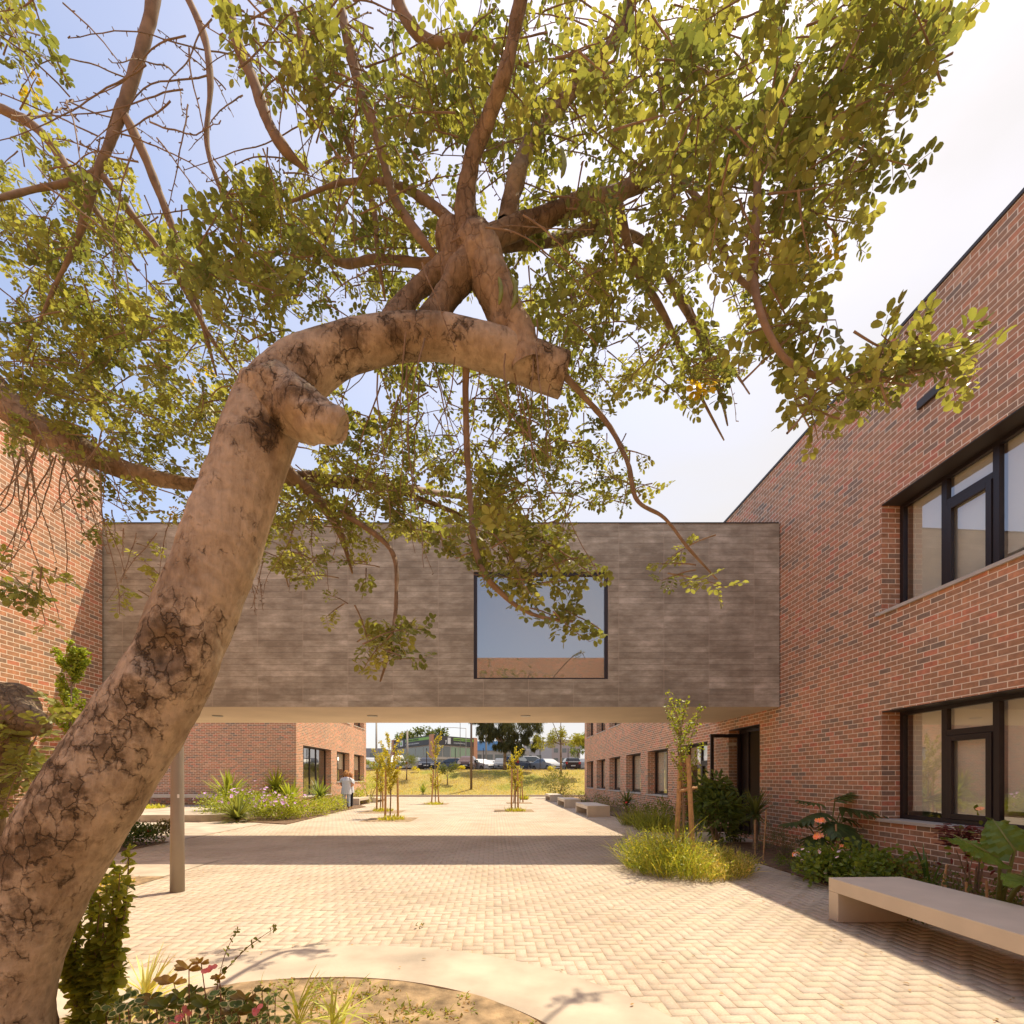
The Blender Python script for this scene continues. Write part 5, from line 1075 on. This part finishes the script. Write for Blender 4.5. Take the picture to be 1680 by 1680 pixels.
# density of the crown: centre, half sizes (photo pixels), number of sprays, depth range, droop
CL = [(740,300,190,130,36,2.5,3.5,.4),(860,430,130,80,20,2.4,3.3,.4),(640,560,60,40,8,2.6,3.3,.5),(820,180,120,90,14,2.3,3.2,.4),(1230,120,300,150,84,1.7,2.8,.3),(1270,290,190,110,48,1.6,2.4,.4),(1440,60,110,70,18,1.6,1.9,.3),(1080,330,150,100,30,2.0,3.0,.4),(1080,520,150,120,60,2.3,3.4,.5),(900,640,130,120,50,2.6,3.6,.6),(960,780,110,70,34,2.6,3.5,.6),
 (920,110,200,130,46,2.0,3.0,.3),(620,110,150,110,26,2.0,3.0,.4),(470,50,90,60,12,1.8,2.4,.4),(700,200,130,90,22,2.2,3.0,.4),(40,90,60,110,14,2.2,2.8,.5),(90,330,120,100,62,2.6,3.6,.5),(200,440,160,100,78,2.6,3.8,.5),
 (80,560,120,90,70,2.6,3.6,.5),(250,600,180,90,92,2.7,3.9,.5),(200,690,200,60,84,2.8,3.8,.5),(430,430,110,130,72,2.2,3.0,.6),(560,350,110,90,34,2.6,3.4,.5),(600,470,80,50,16,2.6,3.2,.5),
 (620,740,100,90,44,2.7,3.6,.6),(560,820,140,55,54,2.8,3.6,.6),(740,820,130,70,60,2.6,3.6,.6),(820,720,110,80,30,2.6,3.4,.6),(480,880,70,60,20,2.8,3.6,.7),(300,800,110,50,26,2.9,3.6,.6),
 (850,890,90,45,26,2.2,2.8,.4),(890,930,80,30,12,2.2,2.6,.3),(640,1045,45,45,9,2.3,2.7,.6),(1130,920,28,40,4,2.3,2.5,.6),(920,1018,50,15,3,2.2,2.4,.2),(60,955,60,20,5,2.4,2.8,.4),(235,930,40,60,6,3.0,3.4,.7),
 (560,960,50,50,6,2.8,3.3,.9),(1180,590,40,40,10,2.3,2.8,.5),(1350,640,50,35,7,1.6,1.8,.2),(1440,600,70,30,8,1.6,1.8,.0),(1530,585,55,22,6,1.65,1.75,-.1),(1290,560,40,60,8,1.7,1.9,.4),(690,600,60,80,14,2.6,3.2,.6),(940,480,90,70,20,2.4,3.2,.5),(180,830,50,40,5,2.8,3.2,.6),(770,820,55,35,12,5.5,6.1,.3),(1195,600,26,24,5,5.1,5.4,.3),(700,850,60,30,8,5.4,6.0,.3),(1260,430,60,60,10,1.9,2.3,.5),(400,660,60,60,14,3.0,3.6,.5),(530,700,40,60,8,2.8,3.4,.5)]
leafy = Leaves(OVAL); tw = MB()
PAL = [(.13,.15,.05),(.16,.175,.055),(.19,.20,.06),(.22,.225,.065),(.25,.25,.075)]
def leaflet_pair(p, d, up, s, c, big=1.0):
    side = d.cross(up)
    if side.length < .01: return
    side.normalize()
    for sg in (-1, 1):
        dd = (side*sg+d*.35+rdir()*.18).normalized(); leafy.add(p+dd*.004, dd, up+rdir()*.45, s*random.uniform(.8,1.15), s*.66*random.uniform(.85,1.1), jc(c,.22), random.uniform(.3,1.2))
def pinnate(p, d, n, s, c):
    up = (Vector((0,0,1))+rdir()*.8).normalized(); st = s*.62; q = Vector(p)
    for k in range(n):
        d = (d+Vector((0,0,-.06))+rdir()*.04).normalized(); q = q+d*st; leaflet_pair(q, d, up, s, c)
    leafy.add(q+d*.004, d, up, s, s*.66, jc(c,.2), .5)
    return q
def spray(p, d, ln, s, droop, c, dens=1.0):
    n = max(5, int(ln/.034)); pts = [Vector(p)]; st = ln/n
    for k in range(n):
        d = (d+Vector((0,0,-droop*.09))+rdir()*.10).normalized(); pts.append(pts[-1]+d*st)
        if k > 0 and random.random() < dens:
            a = d.orthogonal().normalized(); b = d.cross(a); t = random.uniform(0,6.28); o = (a*math.cos(t)+b*math.sin(t)+d*.7).normalized()
            e = pinnate(pts[-1], o, random.choice((2,3,3,4)), s, c)
            tw.tube([pts[-1], e], [.0012,.0008], 3, cap=False)
    tw.tube(pts, [.0035*(1-.75*k/n)+.0008 for k in range(len(pts))], 5, cap=False)
for (cx, cy, rx, ry, n, y0, y1, dr) in CL:
    for k in range(n):
        a = random.uniform(0,6.28); q = math.sqrt(random.random()); px, py = cx+rx*q*math.cos(a), cy+ry*q*math.sin(a)
        Y = random.uniform(y0,y1); p = P(px,py,Y); d = (Vector((random.gauss(0,1),random.gauss(0,.7),random.gauss(-.15,.5)))).normalized()
        ln = random.uniform(.14,.32); s = random.choice((.026,.031,.036,.04,.045))*(.9 if Y > 2.6 else 1); c = random.choice(PAL)
        if random.random() < .005: c = (.40,.29,.02)
        spray(p-d*ln*.5, d, ln, s, dr, c)
# thin hanging and arching bare twigs, spurred
def whip(px, py, Y, ln, d, r=.004, droop=.5, spur=True, n=16):
    p = P(px,py,Y); pts = [p]; d = Vector(d).normalized()
    for k in range(n):
        d = (d+Vector((0,0,-droop*.1))+rdir()*.13).normalized(); pts.append(pts[-1]+d*ln/n)
        if spur and random.random() < .8: s = rdir(); tw.tube([pts[-1],pts[-1]+s*.016],[r*.7,r*.5],4,cap=False)
    tw.tube(pts,[r*(1-.6*k/n) for k in range(n+1)],5,cap=False)
for k in range(26): whip(random.uniform(0,190),random.uniform(690,760),random.uniform(2.7,3.1),random.uniform(.4,1.0),(random.gauss(0,.4),0,-1),.0045,.2)
for k in range(26): whip(random.uniform(590,930),random.uniform(520,640),random.uniform(2.1,2.6),random.uniform(.4,1.1),(random.gauss(0,.2),random.gauss(0,.15),-1),.004,.1,False)
for k in range(70): whip(random.uniform(60,640),random.uniform(-20,330),random.uniform(2.1,3.0),random.uniform(.3,.9),(random.gauss(0,.8),random.gauss(0,.3),random.gauss(-.6,.5)),.004,.3)
for k in range(90): whip(random.uniform(560,1250),random.uniform(40,480),random.uniform(2.0,3.0),random.uniform(.3,.9),(random.gauss(0,.8),random.gauss(0,.3),random.gauss(0,.7)),.004,.3)
for k in range(30): whip(random.uniform(300,900),random.uniform(650,850),random.uniform(2.6,3.4),random.uniform(.3,.6),(random.gauss(0,.7),0,random.gauss(-.4,.4)),.003,.4)
for k in range(16): whip(random.uniform(160,560),random.uniform(830,960),random.uniform(2.6,3.2),random.uniform(.15,.45),(random.gauss(0,.3),0,-1),.003,.1)
leafy.build('foliage', M_LEAF, tree); tw.build('twigs', M_TWIG, tree)
# pods
M_POD = simple('green pod', (.22,.26,.05), .5, var=.2, scale=30)
for (px,py,Y,h) in ((818,455,2.15,.12),(838,450,2.12,.15),(850,460,2.18,.10),(905,425,2.3,.11),(562,330,2.4,.13),(575,350,2.4,.13),(920,240,2.0,.13),(1230,180,1.9,.16),(545,700,2.8,.12),(560,705,2.8,.10)):
    p = P(px,py,Y); c_ = random.uniform(-.04,.04); mb = MB(); mb.tube([p+Vector((c_*math.sin(t*3),0,-h*t)) for t in (0,.15,.35,.6,.85,1)],[.003,.009,.0105,.0105,.009,.003],8); mb.build('pod', M_POD, tree, smooth=True)
print('leaflets', len(leafy.a))

# second old trunk at the left edge, with its leafy shoots
tb2 = Vector((-3.15, 2.75, 0)); tree2 = tree; tree = thing('carob_tree', tb2, 'dark gnarled broken trunk at the left edge behind the leaning one', 'tree')
limb([(-60,1900,90,2.9),(-70,1500,85,2.85),(-45,1300,70,2.8),(-25,1210,62,2.75),(5,1165,52,2.7),(40,1180,30,2.65),(72,1192,12,2.62)], 'trunk', M_BARKD, 40, 10, .16, 9)
limb([(-10,1250,42,2.75),(12,1215,36,2.75),(28,1180,26,2.72)], 'stub', M_BARKD, 24, 8, .2, 12)
leafy = Leaves(OVAL); tw = MB()
for k in range(34): d = (Vector((random.gauss(.3,.6),random.gauss(0,.5),random.gauss(.3,.5)))).normalized(); spray(P(random.uniform(-30,70),random.uniform(1235,1330),random.uniform(2.5,2.9)), d, random.uniform(.15,.3), .045, .3, random.choice(PAL[2:]))
leafy.build('foliage', M_LEAF, tree); tw.build('twigs', M_TWIG, tree)
# dark stem behind the trunk foot
tree = thing('tree_stump', Vector((-1.95,2.12,0)), 'dark rough stem standing just behind the foot of the leaning trunk', 'stump')
limb([(70,1990,40,2.15),(66,1800,36,2.15),(62,1640,30,2.15),(58,1560,26,2.15),(50,1480,22,2.15)], 'stem', M_BARKD, 30, 10, .2, 14)

# ------------------------------------------------------------------ foreground planting
def vine(name, base, label, cat, stems, c, leaf, n_per, group=None, up=None, asp=.55, opp=True, stem=M_RSTEM, r0=.005):
    r = thing(name, base, label, cat, group); lv = Leaves(OVAL); st = MB()
    for pts in stems:
        C = [Vector(q) for q in catmull([tuple(P(*q)) for q in pts], 8)]; st.tube(C, [r0*(1-.7*k/len(C)) for k in range(len(C))], 6)
        for k in range(n_per*len(pts)):
            i = random.randrange(2, len(C)); p = C[i]; d = rdir(.2); ln = leaf*random.uniform(.55,1.15)*(1-.35*i/len(C))
            lv.add(p, d, (rdir()*.6+Vector((0,-.3,1))), ln, ln*asp, jc(c,.3,.4), random.uniform(.3,1.2))
            if opp: lv.add(p, -d+rdir()*.3, (rdir()*.6+Vector((0,-.3,1))), ln, ln*asp, jc(c,.3,.4), random.uniform(.3,1.2))
    st.build('stem', stem, r); lv.build('foliage', M_LEAF, r); return r
S1 = []
for k in range(17):
    x0 = random.uniform(120,165); x1 = random.uniform(95,225); yt = random.uniform(1370,1600)
    S1.append([(x0,1760,2.3),((x0+x1)/2+random.uniform(-20,20),1620,2.3),(x1-8,(1620+yt)/2,2.28),(x1,yt,2.25+random.uniform(-.15,.15))])
vine('climbing_shrub', Vector((-2.0,2.3,0)), 'leafy dark green climbing shrub just right of the leaning trunk', 'shrub', S1, (.21,.25,.04), .068, 16, asp=.6, stem=M_TWIG, r0=.006)
vine('flowering_sprig', Vector((-1.6,2.3,0)), 'thin reddish shoot rising in front of the concrete band', 'plant', [[(348,1760,2.2),(352,1650,2.2),(368,1570,2.2),(390,1525,2.2)],[(362,1600,2.2),(400,1560,2.2),(425,1540,2.2),(452,1522,2.2)]], (.13,.15,.03), .03, 4, r0=.003)
# leaves with pale margins
def varieg(base, label, cxs, n, c, edge, leaf, name='variegated_plant', flw=None):
    r = thing(name, base, label, 'plant'); a = Leaves(OVAL); b = Leaves(OVAL); st = MB()
    for k in range(n):
        px, py, Y = random.uniform(*cxs[0]), random.uniform(*cxs[1]), random.uniform(*cxs[2]); p = P(px,py,Y)
        if p.z < .04: p.z = .04+random.random()*.05
        d = (Vector((random.gauss(0,1),random.gauss(-.2,.7),random.gauss(.1,.5)))).normalized(); u = (Vector((random.gauss(0,.4),-.5,1))).normalized(); ln = leaf*random.uniform(.6,1.2)
        nn = (u-d*u.dot(d)).normalized()
        b.add(p,d,u,ln,ln*.8,jc(edge,.15),.5); a.add(p+d*ln*.06+nn*.0018,d,u,ln*.86,ln*.62,jc(c,.3),.5)
        if k % 6 == 0: st.tube([(p.x+random.gauss(0,.03),p.y+.02,0),tuple(p)],[.003,.002],5)
    st.build('stem', M_RSTEM, r); b.a += a.a; b.build('foliage', M_LEAF, r)
    return r
varieg(Vector((-1.15,2.2,0)), 'low variegated leaves with pale edges along the lower left bed', ((150,420),(1625,1700),(2.05,2.4)), 260, (.10,.15,.04), (.50,.50,.30), .042)
varieg(Vector((-.75,2.2,0)), 'variegated leaves with pale edges under the bronze and pink foliage', ((350,470),(1630,1700),(2.05,2.35)), 120, (.11,.16,.04), (.50,.48,.28), .038)
r = thing('begonia', Vector((-.95,2.25,0)), 'bronze and green lobed leaves with pink blooms in the lower left bed', 'plant')
a = Leaves(OVAL); st = MB()
for (px,py,ln) in ((310,1590,.07),(285,1612,.08),(330,1580,.05),(275,1650,.09),(300,1640,.09),(255,1645,.08),(340,1650,.09),(390,1660,.09),(405,1640,.08),(370,1630,.06),(420,1655,.07),(245,1668,.07),(360,1605,.045),(430,1625,.05),(320,1625,.06)):
    p = P(px,py,2.15+random.uniform(-.1,.1)); base = Vector((p.x+random.gauss(0,.05),p.y+.05,.02)); st.tube([base,(base+p)/2+Vector((.01,0,.03)),p],[.0035,.003,.002],5)
    cc = (.30,.19,.05) if py < 1615 else random.choice([(.13,.15,.03),(.20,.14,.04)])
    for q in range(6): an = -1.2+q*.48+random.uniform(-.1,.1); d = Vector((math.sin(an),-.25,math.cos(an)*.5-.1)); a.add(p,d,(0,-.4,1),ln*random.uniform(.65,1),ln*.5,jc(cc,.25),.5)
st.build('stem', M_RSTEM, r); a.build('foliage', M_LEAF, r)
for (px,py) in ((345,1590),(300,1665),(292,1678),(420,1658)):
    f_ = Leaves(OVAL); p = P(px,py,2.05)
    for q in range(7): f_.add(p+rdir()*.012,rdir(),(0,-1,.5),.028,.022,jc((.52,.17,.18),.25),.6)
    f_.build('flower', M_PETAL, r)
def spider(px, py, Y, label, n=34, ln=.22, c=(.30,.34,.08)):
    p = P(px,py,Y); p.z = max(.03,p.z); return rosette('spider_plant', p, 0, n, ln, .016, label, 'plant', c=c, trunk=.0, lo=.3, droop=.7, group='striped grassy plants in the round bed')
o = spider(238,1655,2.75,'bright cream striped grassy plant beside the climbing shrub',70,.30,(.42,.44,.20))
spider(490,1675,2.5,'narrow arching striped grass at the right of the variegated leaves',26,.26)
spider(545,1690,2.5,'small striped grass nearest the middle of the sandy bed',20,.22)
spider(560,1690,2.75,'thin upright grass blades at the bottom edge left of centre',12,.28)
# litter, weeds in the round bed: uncountable
lv = Leaves(BLADE); lo = Leaves(LANCE)
for k in range(3400):
    a = random.uniform(0,6.28); q = 2.12*math.sqrt(random.random()); x, y = -1.4+q*math.cos(a), 1.66+q*math.sin(a)
    if y < 2.2: continue
    if noise.noise((x*2.2,y*2.2,3)) < -.05: continue
    z = .012+.05*(1-q/2.17)+.03*noise.noise((x*2.2,y*2.2,0))
    for j in range(4): lo.add((x+random.gauss(0,.02),y+random.gauss(0,.02),z+.004),rdir(.5),rdir(2),random.uniform(.018,.055),random.uniform(.010,.024),jc((.22,.24,.04) if random.random() < .7 else (.3,.2,.08),.3))
    if random.random() < .2: lv.add((x,y,z),rdir(2),rdir(),random.uniform(.05,.12),.006,jc((.28,.30,.05),.3),.5)
lo.build('weeds', M_LEAF); o = bpy.data.objects['weeds.005'] if 'weeds.005' in bpy.data.objects else None
w_ = [q for q in bpy.data.objects if q.name.startswith('weeds') and q.type == 'MESH' and q.parent is None][-1]; tag(w_, 'tiny green weeds scattered over the sandy round bed', kind='stuff')
tag(lv.build('grass', M_LEAF), 'thin grass blades in the sandy round bed', kind='stuff')
dl = Leaves(OVAL)
for k in range(900):
    x, y = random.uniform(-7.5,5.2), random.uniform(3,20)
    if random.random() < .5: x = random.uniform(3.2,4.9)
    dl.add((x,y,.012 if (x+1.4)**2+(y-1.66)**2 > 8.5 else .035),(random.gauss(0,1),random.gauss(0,1),.1),(0,0,1),random.uniform(.02,.045),random.uniform(.008,.02),jc((.30,.19,.08),.4),.6)
tag(dl.build('leaf_litter', M_LEAF), 'dry fallen leaf bits on the paving', kind='stuff')
# single dry leaf lying on the pavers
dl = Leaves(OVAL); q = G(690,1521,.01)
for k in range(6): dl.add(q+Vector((random.gauss(0,.03),random.gauss(0,.01),.01)),rdir(.1),(0,0,1),.05,.02,jc((.14,.12,.04),.3),.6)
o = dl.build('fallen_leaf', M_LEAF); tag(o, 'curled fallen leaf lying alone on the sunlit pavers', 'leaf')
